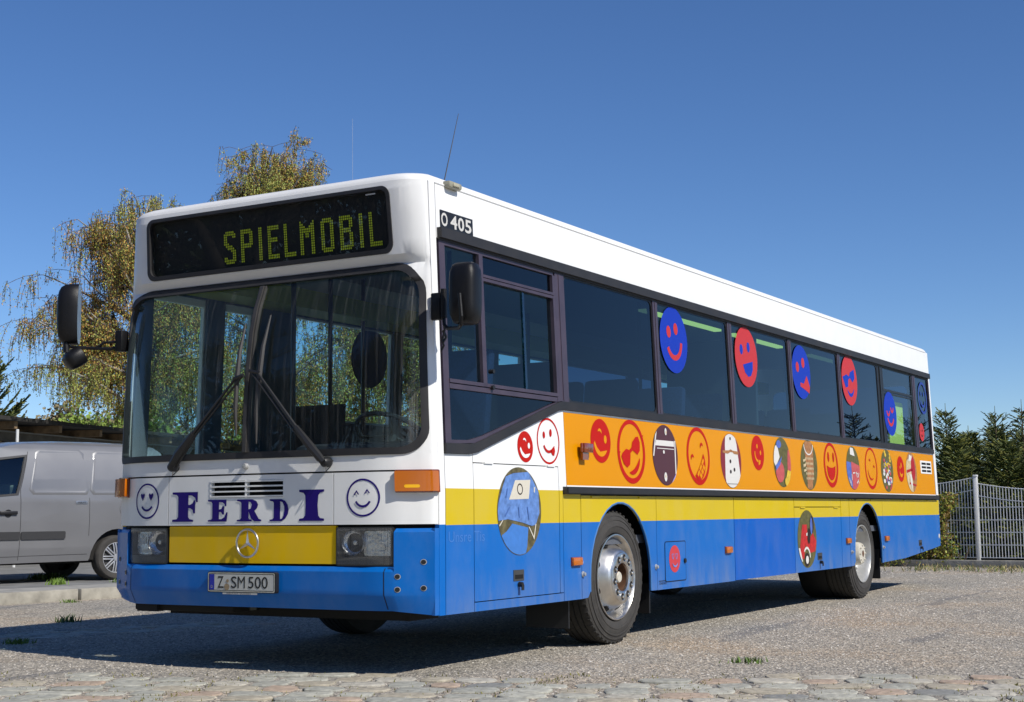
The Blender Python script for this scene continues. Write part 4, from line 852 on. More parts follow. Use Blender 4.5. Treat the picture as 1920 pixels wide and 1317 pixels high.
# window smileys
eye2 = [ell(-.36, .22, .15, .18, 8), ell(.16, .35, .15, .18, 8)]
def wsmile(cx, cz, rad, a, b, L_, label, base=.004): sticker(cx, cz, rad, L_, [a, b], label=label, base=base, name='window_sticker')
smile = rotp(arcband(0, .05, .50, .66, 200, 340), 14)
wsmile(3.617, 2.279, .264, m_wblue, m_wred, [(0, [C1]), (1, eye2+[rotp(arcband(0, -.02, .44, .60, 195, 345), 12)])], 'blue smiling face on the second side window')
wsmile(5.182, 2.283, .268, m_wred, m_wblue, [(0, [C1]), (1, [ell(-.42, .22, .14, .17), ell(.22, .34, .14, .17), rotp([(-.40, -.20), (.52, -.22), (.42, -.50), (.20, -.66), (-.05, -.66), (-.3, -.48)], 12)])], 'red laughing face on a window')
wsmile(6.636, 2.264, .262, m_wblue, m_wred, [(0, [C1]), (1, [ell(-.42, .16, .17, .19), ell(.22, .36, .17, .19), [(-.20, -.40), (.2, -.42), (.45, -.18), (.55, -.10), (.85, -.50), (.75, -.75), (.4, -.66), (.1, -.60), (-.2, -.55)]])], 'blue face with its tongue out on a window')
wsmile(8.171, 2.297, .266, m_wred, m_wblue, [(0, [C1]), (1, [rotp([(-.85, .30), (-.3, .30), (0, .16), (.2, .30), (.75, .32), (.70, -.05), (.35, -.15), (.1, .08), (-.15, .06), (-.3, -.20), (-.62, -.18)], 14), arcband(.05, -.1, .42, .56, 215, 335, taper=True)])], 'red face with sunglasses on a window')
wsmile(9.623, 2.021, .252, m_wblue, m_wred, [(0, [C1]), (1, [arcband(-.33, .12, .14, .26, 180, 360), arcband(.30, .30, .14, .26, 180, 360), arcband(0, 0, .44, .58, 205, 335)])], 'blue laughing face on the rear opening window', .008)
wsmile(11.13, 2.298, .20, mat('dark_blue_film', (.01, .03, .26), .4), m_wred, [(0, [(C1, [ell(0, 0, .84, n=48)]), arcband(0, 0, .44, .60, 200, 340), ell(-.3, .25, .1, .15), ell(.3, .25, .1, .15)])], 'dark blue outline face on the last window')
wsmile(10.966, 1.868, .110, m_wred, m_void, [(0, [C1]), (1, [ell(-.3, .15, .1, .12), ell(.3, .2, .1, .12), arcband(0, 0, .4, .52, 215, 325)])], 'small red face low on the last window')
bm = BM(); panel(bm, ell(2.84, 2.215, .245, n=40), FARS, -.02, None); panel(bm, ell(2.84, 2.215, .245, n=40), FARS, -.008, None); obj('window_sticker', bm, mat('film_back', (.012, .02, .12), .6), bus, smooth=0)
# front smileys
sticker(2.099, 1.025, .113, [(0, [ringp(1, .90)]), (0, [hearts(-.36, .26, .24), hearts(.34, .26, .24), arcband(0, .0, .46, .58, 215, 325)])], [m_navy], mapf=FRONT, mir=True, label='navy outline face with heart eyes')
sticker(.402, 1.025, .110, [(0, [ringp(1, .90)]), (0, [arcband(0, 0, .40, .52, 205, 335), [(-.56, .16), (-.38, .40), (-.22, .18), (-.28, .14), (-.38, .28), (-.50, .12)], [(.10, .22), (.26, .46), (.42, .24), (.37, .20), (.26, .34), (.15, .18)]])], [m_navy], mapf=FRONT, mir=True, label='navy outline face with laughing eyes')

# ------------------------------------------------------------------ ground
def ground_mat():
    mt = bpy.data.materials.new('gravel_ground'); mt.use_nodes = True; n = mt.node_tree; p = n.nodes['Principled BSDF']; p.inputs['Roughness'].default_value = .95; p.inputs['Specular IOR Level'].default_value = .2
    tc = n.nodes.new('ShaderNodeTexCoord')
    def noise(s, d=8, r=.6):
        t = n.nodes.new('ShaderNodeTexNoise'); t.inputs['Scale'].default_value = s; t.inputs['Detail'].default_value = d; t.inputs['Roughness'].default_value = r; n.links.new(tc.outputs['Object'], t.inputs[0]); return t
    def ramp(src, *st):
        r = n.nodes.new('ShaderNodeValToRGB'); n.links.new(src, r.inputs[0])
        while len(r.color_ramp.elements) < len(st): r.color_ramp.elements.new(.5)
        for e, (q, c) in zip(r.color_ramp.elements, st): e.position = q; e.color = (*c, 1)
        return r.outputs[0]
    def mix(f, a, b, mode='MIX'):
        x = n.nodes.new('ShaderNodeMix'); x.data_type = 'RGBA'; x.blend_type = mode
        if isinstance(f, float): x.inputs[0].default_value = f
        else: n.links.new(f, x.inputs[0])
        n.links.new(a, x.inputs[6]); n.links.new(b, x.inputs[7]); return x.outputs[2]
    big = ramp(noise(.55, 5).outputs[0], (.35, (.35, .335, .305)), (.52, (.43, .395, .34)), (.68, (.45, .375, .29)))
    v = n.nodes.new('ShaderNodeTexVoronoi'); v.inputs['Scale'].default_value = 62; n.links.new(tc.outputs['Object'], v.inputs[0])
    vb = n.nodes.new('ShaderNodeSeparateColor'); n.links.new(v.outputs['Color'], vb.inputs[0])
    speck = ramp(vb.outputs[0], (0, (.30, .30, .32)), (.3, (.78, .77, .75)), (.75, (1.1, 1.07, 1.0)), (1, (2.0, 1.92, 1.8)))
    c = mix(.85, big, speck, 'MULTIPLY')
    fine = ramp(noise(160, 3).outputs[0], (.3, (.6, .6, .6)), (.7, (1.25, 1.25, 1.25)))
    c = mix(.7, c, fine, 'MULTIPLY')
    # bluish tar seams and patches
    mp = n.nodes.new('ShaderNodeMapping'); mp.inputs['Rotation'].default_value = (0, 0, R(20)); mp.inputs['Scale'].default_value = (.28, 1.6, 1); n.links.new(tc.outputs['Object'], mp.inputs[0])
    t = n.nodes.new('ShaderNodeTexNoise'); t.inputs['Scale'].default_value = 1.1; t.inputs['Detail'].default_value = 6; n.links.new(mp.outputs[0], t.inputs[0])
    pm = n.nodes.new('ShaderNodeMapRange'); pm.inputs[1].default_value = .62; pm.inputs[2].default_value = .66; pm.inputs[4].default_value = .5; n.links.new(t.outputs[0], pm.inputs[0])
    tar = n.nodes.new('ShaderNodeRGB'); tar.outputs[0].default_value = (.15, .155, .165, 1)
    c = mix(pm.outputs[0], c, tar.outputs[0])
    n.links.new(c, p.inputs['Base Color'])
    b = n.nodes.new('ShaderNodeBump'); b.inputs['Strength'].default_value = .9; b.inputs['Distance'].default_value = .012
    ad = n.nodes.new('ShaderNodeMath'); ad.operation = 'ADD'; n.links.new(v.outputs['Distance'], ad.inputs[0]); n.links.new(noise(90, 4).outputs[0], ad.inputs[1])
    n.links.new(ad.outputs[0], b.inputs['Height']); n.links.new(b.outputs[0], p.inputs['Normal'])
    return mt
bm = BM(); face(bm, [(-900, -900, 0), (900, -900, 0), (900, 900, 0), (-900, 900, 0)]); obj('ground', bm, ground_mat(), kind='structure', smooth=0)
rng = np.random.default_rng(7)
def mesh_np(name, verts, faces, mats, parent=None, off=None, mi=None, **kw):
    me = bpy.data.meshes.new(name); V = np.asarray(verts, dtype=np.float32)
    o0 = off if off is not None else (OFF.get(parent.name) if parent else None)
    if o0 is not None: V = V-np.array(o0, dtype=np.float32)
    F = np.asarray(faces, dtype=np.int32); k = F.shape[1]
    me.vertices.add(len(V)); me.vertices.foreach_set('co', V.ravel()); me.loops.add(F.size); me.loops.foreach_set('vertex_index', F.ravel())
    me.polygons.add(len(F)); me.polygons.foreach_set('loop_start', np.arange(0, F.size, k, dtype=np.int32)); me.polygons.foreach_set('loop_total', np.full(len(F), k, dtype=np.int32))
    for q in (mats if isinstance(mats, (list, tuple)) else [mats]): me.materials.append(q)
    if mi is not None: me.polygons.foreach_set('material_index', np.asarray(mi, dtype=np.int32))
    me.update(); o = bpy.data.objects.new(name, me); COL.objects.link(o)
    if parent: o.parent = parent; OFF[o.name] = OFF.get(parent.name)
    elif off is not None: o.location = off
    for key, v in kw.items():
        if v: o[key] = v
    return o
# loose stones lying on the ground
def stones(N, xr, yr, smin, smax, keep):
    P = np.stack([rng.uniform(*xr, N), rng.uniform(*yr, N)], 1); P = P[keep(P)]; N = len(P)
    s = rng.uniform(smin, smax, N)**1.0; a = rng.uniform(0, 6.28, N)
    base = np.array([[1, 0, 0], [0, 1, 0], [-1, 0, 0], [0, -1, 0], [0, 0, .8], [0, 0, -.3]])
    V = np.zeros((N, 6, 3)); jit = rng.uniform(.6, 1.3, (N, 6, 1)); b = base[None]*jit
    V[..., 0] = (b[..., 0]*np.cos(a)[:, None]-b[..., 1]*np.sin(a)[:, None])*s[:, None]+P[:, 0:1]
    V[..., 1] = (b[..., 0]*np.sin(a)[:, None]+b[..., 1]*np.cos(a)[:, None])*s[:, None]+P[:, 1:2]
    V[..., 2] = b[..., 2]*s[:, None]*.8+.001
    F = np.array([[0, 1, 4], [1, 2, 4], [2, 3, 4], [3, 0, 4]])[None]+np.arange(N)[:, None, None]*6
    return V.reshape(-1, 3), F.reshape(-1, 3)
e1 = np.array([.3994, -.9168]); e2 = np.array([-.9168, -.3994]); O_ = np.array([.50, -.24])      # along the edge of the setts / towards the viewer
dd = lambda P: (P-O_) @ e2
v1, f1 = stones(42000, (-3.5, 7), (-6, 6), .003, .011, lambda P: (dd(P) < .1) | ((dd(P) < 3.4) & (rng.random(len(P)) < .35)))
v2, f2 = stones(9000, (6, 17), (-6, 8), .005, .016, lambda P: dd(P) < 0)
mesh_np('gravel', np.concatenate([v1, v2]), np.concatenate([f1, f2+len(v1)]), mat('gravel_stone', (.42, .39, .34), .9, island=.55), kind='stuff')
# sett paving
bm = BM(); cols = [(.45, .44, .37), (.38, .375, .32), (.43, .385, .295), (.44, .34, .255), (.48, .45, .375), (.26, .26, .24)]
sm = [mat('sett_stone_'+n_, c, .8, var=.35, vscale=25, bump=.5, bscale=30, island=0) for n_, c in zip(('pale', 'grey', 'sand', 'pink', 'light', 'slate'), cols)]
random.seed(11)
def sett(cx, cy, wx, wy, ang, z):
    mi = random.choices(range(6), [5, 6, 4, 1.8, 3, .9])[0]; n_ = 12; c, s = math.cos(ang), math.sin(ang); rings = []
    jit = [random.uniform(.88, 1.06) for _ in range(n_)]; tx, ty = random.uniform(-.03, .03), random.uniform(-.03, .03)
    for sc, zz in ((1.0, -.03), (1.0, z-.006), (.96, z-.0015), (.88, z)):
        ring = []
        for k in range(n_):
            a = 2*math.pi*(k+.5)/n_; q = (abs(math.cos(a))**4.5+abs(math.sin(a))**4.5)**(-1/4.5)*jit[k]
            x, y = math.cos(a)*q*wx/2*sc, math.sin(a)*q*wy/2*sc
            if sc == .88: x, y = x, y
            ring.append(bm.verts.new((cx+x*c-y*s, cy+x*s+y*c, zz+(x*tx+y*ty if zz > 0 else 0))))
        rings.append(ring)
    for i in range(3):
        for k in range(n_): bm.faces.new([rings[i][k], rings[i][(k+1) % n_], rings[i+1][(k+1) % n_], rings[i+1][k]]).material_index = mi
    bm.faces.new(rings[-1]).material_index = mi
A_ = math.atan2(e1[1], e1[0]); d = .02; row = 0
while d < 3.6:
    rw = random.uniform(.19, .245); u = -5.2+random.uniform(0, .2)
    while u < 5.2:
        ww = random.uniform(.20, .34); edge = .20*math.sin(u*1.3+1)+.10*math.sin(u*3.1)+(.32 if u < -1.5 else 0)+random.uniform(-.08, .12)
        wob = .02*math.sin(u*2.2+row*.4)
        if d > edge:
            P = O_+e1*(u+ww/2)+e2*(d+rw/2+wob); sett(P[0], P[1], ww-random.uniform(.018, .040), rw-random.uniform(.018, .036), A_+random.uniform(-.05, .05), random.uniform(.005, .012))
        u += ww
    d += rw; row += 1
for u in np.arange(0, 2.4, .2):      # a worn strip of the same setts in the shadow on the left
    for v in np.arange(0, .75, .17):
        if random.random() < .75: sett(1.0+u*.9-v*.2, 4.4+u*-.35+v+random.uniform(-.02, .02), .18, .15, -.35, random.uniform(.001, .006))
obj('cobblestone_paving', bm, sm, kind='structure')

# moss and little grasses in the joints, tufts
m_moss = mat('moss', (.16, .15, .035), .9, island=.5); m_grass = mat('grass_blade', (.10, .17, .025), .6, island=.4); m_dry = mat('dry_grass', (.30, .25, .12), .8, island=.4)
def blades(P, h, wd, lean=.5):
    N = len(P); a = rng.uniform(0, 6.28, N); hh = rng.uniform(.5, 1, N)*h; w_ = wd*rng.uniform(.6, 1.2, N); l = rng.uniform(0, lean, N)*hh; b = rng.uniform(0, 6.28, N)
    V = np.zeros((N, 4, 3)); V[:, 0, :2] = P[:, :2]+np.stack([np.cos(a), np.sin(a)], 1)*w_[:, None]; V[:, 1, :2] = P[:, :2]-np.stack([np.cos(a), np.sin(a)], 1)*w_[:, None]
    z = P[:, 2] if P.shape[1] > 2 else np.zeros(N); V[:, :2, 2] = z[:, None]
    md = P[:, :2]+np.stack([np.cos(b), np.sin(b)], 1)*(l*.4)[:, None]; V[:, 2, :2] = md-np.stack([np.cos(a), np.sin(a)], 1)*(w_*.8)[:, None]; V[:, 3, :2] = P[:, :2]+np.stack([np.cos(b), np.sin(b)], 1)*l[:, None]
    V[:, 2, 2] = z+hh*.55; V[:, 3, 2] = z+hh
    F = np.array([[0, 1, 2], [0, 2, 3]])[None]+np.arange(N)[:, None, None]*4
    return V.reshape(-1, 3), F.reshape(-1, 3)
N = 20000; U = rng.uniform(-5, 5, N); D = rng.uniform(0, 3.4, N)
keep = (np.abs(((U*1.0+D*.35) % .86)-.43) < .05+.05*np.sin(U*3)) | (rng.random(N) < .12)
P = O_+U[keep][:, None]*e1+D[keep][:, None]*e2
v, f = blades(P, .020, .004, .9); mesh_np('joint_grass', v, f, m_moss, kind='stuff')
def tuft(name, x, y, n_, rad, h, m_, label, cat='weed', z=0., lean=.9):
    P = np.stack([x+rng.normal(0, rad, n_), y+rng.normal(0, rad, n_), np.full(n_, z)], 1); v, f = blades(P, h, h*.12, lean)
    return mesh_np(name, v, f, m_, off=(x, y, z), label=label, category=cat)
tuft('weed', 1.68, -1.26, 70, .06, .05, m_grass, 'green weed growing in the gravel right of the front wheel')
tuft('weed', .70, 4.10, 90, .05, .05, m_grass, 'small weed at the far left edge of the bus shadow')
tuft('weed', 2.45, 5.45, 50, .05, .08, mat('dark_weed', (.05, .09, .02), .6), 'dark weed sprig on the gravel left of the shadow')

# ------------------------------------------------------------------ kerb, parking area, fields
def Lk(x): return 8.15-.1539*(x-3.97)
kd = Vector((.988, -.152, 0)); kn = Vector((.152, .988, 0)); kang = math.atan2(-.152, .988)
m_asph = mat('asphalt', (.20, .20, .195), .9, var=.3, vscale=4, bump=.4, bscale=90)
m_conc = mat('kerb_concrete', (.36, .34, .29), .9, var=.35, vscale=7, bump=.5, bscale=25)
bm = BM(); face(bm, [(-40, Lk(-40)+.9, .088), (17.3, Lk(17.3)+.9, .088), (17.9, 70, .088), (-40, 70, .088)]); face(bm, [(-40, Lk(-40)+.9, .088), (-40, Lk(-40)+.9, -.1), (17.3, Lk(17.3)+.9, -.1), (17.3, Lk(17.3)+.9, .088)])
obj('parking_area', bm, m_asph, kind='structure', smooth=0)
bm = BM(); face(bm, [(-40, Lk(-40)+.14, .120), (17.3, Lk(17.3)+.14, .120), (17.3, Lk(17.3)+.93, .120), (-40, Lk(-40)+.93, .120)]); face(bm, [(-40, Lk(-40)+.93, .12), (17.3, Lk(17.3)+.93, .12), (17.3, Lk(17.3)+.93, .05), (-40, Lk(-40)+.93, .05)])
obj('pavement_strip', bm, mat('pavement_concrete', (.34, .33, .30), .9, var=.3, vscale=5), kind='structure', smooth=0)
bm = BM()
for t0, t1, o in ((9.0, 14, 2.2), (3.5, 8.2, 3.4), (-4, 2, 3.0)):
    for k in (0,):
        a = Vector((-2, Lk(-2), 0))+kd*t0+kn*o; b = Vector((-2, Lk(-2), 0))+kd*t1+kn*(o+.6); s_ = kn*.05
        face(bm, [(*(a-s_).xy, .092), (*(b-s_).xy, .092), (*(b+s_).xy, .092), (*(a+s_).xy, .092)])
obj('parking_line', bm, mat('road_paint', (.6, .6, .57), .8, var=.3), kind='structure', smooth=0)
k0 = Vector((4.93, Lk(4.93), 0))
klab = ['long kerb stone at the left edge left of the dark joint', 'kerb stone between the dark joint and the bus bumper']
for i in range(-4, 10):
    ln = 1.62; a = k0+kd*(i*1.66+.05); bm = BM(); box(bm, (0, 0, -.05), (ln, .135, .128), 0, bev=.012)
    for v in bm.verts: v.co.x += .004*math.sin(v.co.z*40+i); v.co.z += .003*math.sin(v.co.x*5+i)
    bmesh.ops.rotate(bm, cent=(0, 0, 0), matrix=Matrix.Rotation(kang, 3, 'Z'), verts=bm.verts)
    bmesh.ops.translate(bm, vec=a, verts=bm.verts)
    lab = klab[1] if i == 0 else klab[0] if i == -1 else ('concrete kerb stone left of the picture edge' if i < -1 else 'concrete kerb stone behind the bus')
    obj('kerb_stone', bm, m_conc, off=tuple(a), label=lab, cat='kerb', group='kerb stones along the parking area' )
tuft('weed', 7.35, 11.2+.0, 260, .10, .10, m_grass, 'weeds by the rear wheel of the silver van', z=.09)
tuft('weed', 5.55, 8.05, 120, .06, .07, m_grass, 'small weed on the kerb edge close to the bus bumper', z=.11) if False else None
tuft('weed', 5.72, 9.2, 110, .05, .09, mat('bright_weed', (.16, .26, .04), .6, island=.3), 'bright green tuft on the pavement before the van', z=.12)
tuft('weed', 6.45, 8.9, 60, .05, .06, m_grass, 'tiny weed between the tuft and the bus', z=.12)
tuft('weed', 4.60, 7.75, 50, .05, .05, m_grass, 'low weed at the foot of the kerb stone')
# right: low edging, dry verge, field behind
bm = BM(); face(bm, [(17.35, -30, .03), (90, -30, .03), (90, 40, .03), (17.9, 7, .03)]); obj('field', bm, mat('field_soil', (.10, .12, .04), .95, var=.5, vscale=2), kind='structure', smooth=0)
fdir = Vector((.13, 1, 0)).normalized(); f0 = Vector((17.02, .08, 0))
bm = BM(); box(bm, (-.07, -14, -.05), (.07, 7, .115), 0, bev=.01); bmesh.ops.rotate(bm, cent=(0, 0, 0), matrix=Matrix.Rotation(-math.atan(.13), 3, 'Z'), verts=bm.verts); bmesh.ops.translate(bm, vec=f0, verts=bm.verts)
obj('edging_kerb', bm, m_conc, off=tuple(f0), label='low concrete edging at the foot of the garden fence', cat='kerb')
N = 5200; P = np.stack([rng.normal(16.2, .55, N), rng.uniform(-9, 6, N)], 1); den = np.sin(P[:, 1]*2.1)+np.sin(P[:, 1]*5.3+1)*.7+np.sin(P[:, 0]*3)*.5; P = P[(den > rng.uniform(-1.2, 2.0, N)) & (P[:, 0] < 16.95+.13*P[:, 1])]
v, f = blades(P, .10, .007, 1.4); mesh_np('dry_verge_grass', v, f, m_dry, kind='stuff')
P = P[rng.random(len(P)) < .45]+rng.normal(0, .15, (1, 2)); v, f = blades(P, .09, .007, 1.0); mesh_np('verge_grass', v, f, m_grass, kind='stuff')
# garden fence
m_galv = mat('galvanised', (.80, .80, .78), .5)
def fpt(t, z): p = Vector((17.66, .92, 0))+fdir*t; return Vector((p.x, p.y, z))
def fence(t0, t1, zt, label):
    c = fpt((t0+t1)/2, .1); r = empty('garden_fence', tuple(c), label=label, cat='fence', group='wire mesh fence panels')
    sag = lambda q, z: z-.12*4*q*(1-q)
    bm = BM(); Nn = int(abs(t1-t0)/.05)
    for k in range(Nn+1):
        q = k/Nn; t = t0+(t1-t0)*q; p = fpt(t, 0); box(bm, (p.x-.0058, p.y-.0058, .13), (p.x+.0058, p.y+.0058, sag(q, zt)+.012))
    obj('vertical_rods', bm, m_galv, r, smooth=0)
    bm = BM()
    for z in (.14, .345, .55, .75, .955): tube(bm, [fpt(t0, z), fpt(t1, z)], .008, 5)
    for dz in (0, .20): tube(bm, [fpt(t0+(t1-t0)*q, sag(q, zt-dz)) for q in np.linspace(0, 1, 13)], .008, 5)
    obj('horizontal_rods', bm, m_galv, r)
fence(.04, 2.46, 1.445, 'mesh fence panel behind the hedge left of the white post')
fence(-2.46, -.04, 1.345, 'mesh fence panel right of the white post')
fence(2.54, 4.96, 1.445, 'mesh fence panel hidden behind the rear of the bus')
fence(-7.46, -5.04, 1.345, 'farthest mesh fence panel on the right')
fence(-4.96, -2.54, 1.345, 'mesh fence panel beyond the right edge of the photo')
for i, t in enumerate((0, 2.5, -2.5, 5, -5)):
    c = fpt(t, .05); bm = BM(); box(bm, (c.x-.03, c.y-.03, .05), (c.x+.03, c.y+.03, 1.46), 0, bev=.004); box(bm, (c.x-.038, c.y-.038, 1.455), (c.x+.038, c.y+.038, 1.49), 0, bev=.01)
    obj('fence_post', bm, mat('post_white', (.74, .74, .72), .4), off=tuple(c), label=['white square fence post standing beside the hedge', 'white fence post behind the bus rear', 'white fence post right of the picture', 'white fence post behind the bus', 'farthest right fence post'][i], cat='fence post', group='white fence posts')

# ------------------------------------------------------------------ vegetation
def segs(A, B, r0, r1, n=3):
    A, B = np.asarray(A, float), np.asarray(B, float); N = len(A); d = B-A; L_ = np.linalg.norm(d, axis=1, keepdims=True)+1e-9; d = d/L_
    up = np.where(np.abs(d[:, 2:3]) < .9, np.array([[0, 0, 1.]]), np.array([[1., 0, 0]])); a = np.cross(d, up); a /= np.linalg.norm(a, axis=1, keepdims=True)+1e-9; b = np.cross(a, d)
    r0 = np.broadcast_to(r0, (N,))[:, None]; r1 = np.broadcast_to(r1, (N,))[:, None]; V = np.zeros((N, 2*n, 3))
    for k in range(n):
        t = 2*math.pi*k/n; o = a*math.cos(t)+b*math.sin(t); V[:, k] = A+o*r0; V[:, n+k] = B+o*r1
    F = np.array([[k, (k+1) % n, n+(k+1) % n, n+k] for k in range(n)])[None]+np.arange(N)[:, None, None]*2*n
    return V.reshape(-1, 3), F.reshape(-1, 4)
def leaves(P, size, hang=.5, asp=.6):
    N = len(P); d = rng.normal(0, 1, (N, 3)); d[:, 2] -= hang*2; d /= np.linalg.norm(d, axis=1, keepdims=True); u = rng.normal(0, 1, (N, 3)); s = np.cross(d, u); s /= np.linalg.norm(s, axis=1, keepdims=True)+1e-9
    z = (size*rng.uniform(.5, 1.2, N))[:, None]; V = np.stack([P, P+d*z*.5+s*z*asp*.5, P+d*z, P+d*z*.5-s*z*asp*.5], 1)
    return V.reshape(-1, 3), (np.array([[0, 1, 2, 3]])+np.arange(N)[:, None]*4)
m_bark = mat('birch_bark', (.42, .38, .32), .8, var=.7, vscale=6); m_twig = mat('birch_twig', (.10, .05, .03), .8)
LC = [mat('leaf_olive', (.33, .32, .06), .6, island=.45), mat('leaf_rust', (.50, .28, .055), .6, island=.4), mat('leaf_green', (.25, .31, .06), .6, island=.45)]
def unit(v): return v/(np.linalg.norm(v)+1e-9)
def birch(loc, H, rad, zlow, seed, label, nl=26, rust=.35, lsz=.055, strand=1.0, qmin=.3):
    global rng; rng = np.random.default_rng(seed)
    r = empty('birch_tree', loc, label=label, cat='tree', off=False); A, B, R0, R1 = [], [], [], []; TA, TB = [], []; LP = []
    # trunk
    p = np.zeros(3); pts = [p]
    for k in range(12): p = p+np.array([rng.normal(0, .05), rng.normal(0, .05), H*.84/12]); pts.append(p)
    for k in range(12): A.append(pts[k]); B.append(pts[k+1]); R0.append(.13*(1-k/12.5)+.012); R1.append(.13*(1-(k+1)/12.5)+.012)
    for i in range(nl):
        q = rng.uniform(qmin, .97); base = pts[int(q*12)]; az = i*2.4+rng.uniform(-.4, .4); ll = rad*(1.15-.75*max(0, q-.3)/.7)*rng.uniform(.65, 1.05); rise = rng.uniform(.35, .8)+1.1*max(0, q-.6)/.4
        d = np.array([math.cos(az), math.sin(az), rise]); p = base.copy(); lp = [p]
        for k in range(6):
            d = unit(d+np.array([rng.normal(0, .12), rng.normal(0, .12), -.10+.10*q])); p = p+d*ll/6*1.1; lp.append(p)
            A.append(lp[-2]); B.append(p); R0.append(.04*(1-k/6.5)+.006); R1.append(.04*(1-(k+1)/6.5)+.005)
        for s in range(12):
            k = rng.integers(1, 7); b2 = lp[k]; d2 = unit(np.array([math.cos(az)+rng.normal(0, .8), math.sin(az)+rng.normal(0, .8), rng.normal(.25, .3)])); p = b2.copy(); sp = [p]; l2 = rad*.34*rng.uniform(.5, 1)
            for j in range(4):
                d2 = unit(d2+np.array([rng.normal(0, .15), rng.normal(0, .15), -.18])); p = p+d2*l2/4; TA.append(sp[-1]); TB.append(p); sp.append(p)
            for h in range(6):
                st = sp[rng.integers(1, 5)].copy()+rng.normal(0, .04, 3); ln = strand*rng.uniform(.25, 1.0)*(1.0 if st[2] < H*.85 else .5); ln = min(ln, max(.15, st[2]-zlow)); nseg = 5; p = st; dx = rng.normal(0, .25, 2)
                for j in range(nseg):
                    d3 = unit(np.array([dx[0]*(1-j/nseg), dx[1]*(1-j/nseg), -.9])); n2 = p+d3*ln/nseg; TA.append(p); TB.append(n2)
                    m_ = 7; f_q = rng.random((m_, 1)); LP.append(p+(n2-p)*f_q+rng.normal(0, .03, (m_, 3))); p = n2
    v, f = segs(A, B, np.array(R0), np.array(R1), 6); mesh_np('trunk', v, f, m_bark, r, off=None)
    v1, f1 = segs(TA, TB, .006, .004); P = np.concatenate(LP); v2, f2 = leaves(P, lsz, .9, .5)
    # rust/green distribution in drifts through the crown
    dr = np.sin(P[:, 0]*2.1+seed)+np.sin(P[:, 2]*1.7+seed*2)+np.sin(P[:, 1]*2.3); mi = np.where(rng.random(len(P)) < rust+.15*dr, 1, np.where(rng.random(len(P)) < .35, 2, 0))
    mesh_np('crown', np.concatenate([v1, v2]), np.concatenate([f1, f2+len(v1)]), LC+[m_twig], r, mi=np.concatenate([np.full(len(f1), 3), mi]))
    return r
birch((12.85, 15.1, .09), 7.9, 2.3, 2.75, 3, 'broad drooping birch partly hidden by the left edge of the bus', nl=56, rust=.34, strand=.62, lsz=.042, qmin=.46)
birch((18.9, 16.7, .09), 10.9, 2.9, 2.0, 8, 'tallest birch rising above the bus roof', nl=60, rust=.42, strand=.6, lsz=.05, qmin=.35)
birch((20.8, 15.0, .09), 7.4, 3.2, 1.8, 14, 'birch hidden behind the bus, seen through its windows', nl=44, rust=.25, strand=1.0, lsz=.05, qmin=.3)
m_needle = mat('spruce_needles', (.075, .10, .022), .7, island=.5); m_needle2 = mat('spruce_tips', (.22, .22, .04), .7, island=.4); m_sbark = mat('spruce_bark', (.12, .085, .06), .9)
def spruce(loc, H, rad, seed, label, dens=1.0, group=None, zmin=.1, tw=.011, gap=1.):
    g = np.random.default_rng(seed); r = empty('spruce_tree', loc, label=label, cat='tree', group=group, off=False); A, B = [], []; z = zmin; TR = [(0, 0, 0), (0, 0, H)]
    SA, SB, MI = [], [], []
    while z < H-.06:
        h = (H-z)/H; nb = int(7*dens)+1; l0 = min(rad*h**.75+.10, rad); a0 = g.uniform(0, 6.28)
        for k in range(nb):
            az = a0+6.283*k/nb+g.normal(0, .15); ln = l0*g.uniform(.45, 1.3); up = .80-.8*h+g.normal(0, .22); d = unit(np.array([math.cos(az), math.sin(az), up])); p = np.array([0, 0, z]); nst = max(3, int(ln/.10)); q = p
            for j in range(nst):
                d = unit(d+np.array([0, 0, .035])); n2 = q+d*ln/nst; SA.append(q); SB.append(n2); MI.append(0)
                if j > nst*.15:
                    side = unit(np.cross(d, [0, 0, 1.])); tl = ln*.34*(1-j/nst)+.07
                    for sg in (-1, 1):
                        for e in range(2):
                            b0 = q+(n2-q)*g.random(); dd_ = unit(d*.8+side*sg*.8+np.array([0, 0, g.normal(-.05, .18)])); SA.append(b0); SB.append(b0+dd_*tl*g.uniform(.6, 1.1)); MI.append(1 if g.random() < .28 else 0)
                q = n2
        z += max(.07, .17*h**.5)*gap
    SA.append(np.array([0, 0, H-.1])); SB.append(np.array([0, 0, H+.18])); MI.append(1)
    v, f = segs(SA, SB, tw, tw*.55, 3); mesh_np('crown', v, f, [m_needle, m_needle2], r, mi=np.repeat(MI, 3))
    v, f = segs([TR[0]], [TR[1]], .05*H/2.8, .008, 8); mesh_np('trunk', v, f, m_sbark, r)
    return r
SG = 'young spruces behind the garden fence'
spruce((20.5, 2.05, 0), 2.72, 1.0, 1, 'spruce next to the rear corner of the bus, bushy at its tip', .8, SG, gap=1.35, tw=.009)
spruce((20.95, 1.25, 0), 2.66, .95, 2, 'middle spruce behind the white fence post', .6, SG, gap=1.35, tw=.009)
spruce((21.2, .82, 0), 2.78, .8, 3, 'spruce with the tallest pointed tip, right of the fence post', .6, SG, gap=1.35, tw=.009)
spruce((21.6, -.05, 0), 2.45, 1.15, 4, 'spruce at the right edge of the photo', .6, SG, gap=1.35, tw=.009)
spruce((20.1, 3.0, 0), 2.6, 1.0, 5, 'spruce hidden behind the rear of the bus', .9, SG)
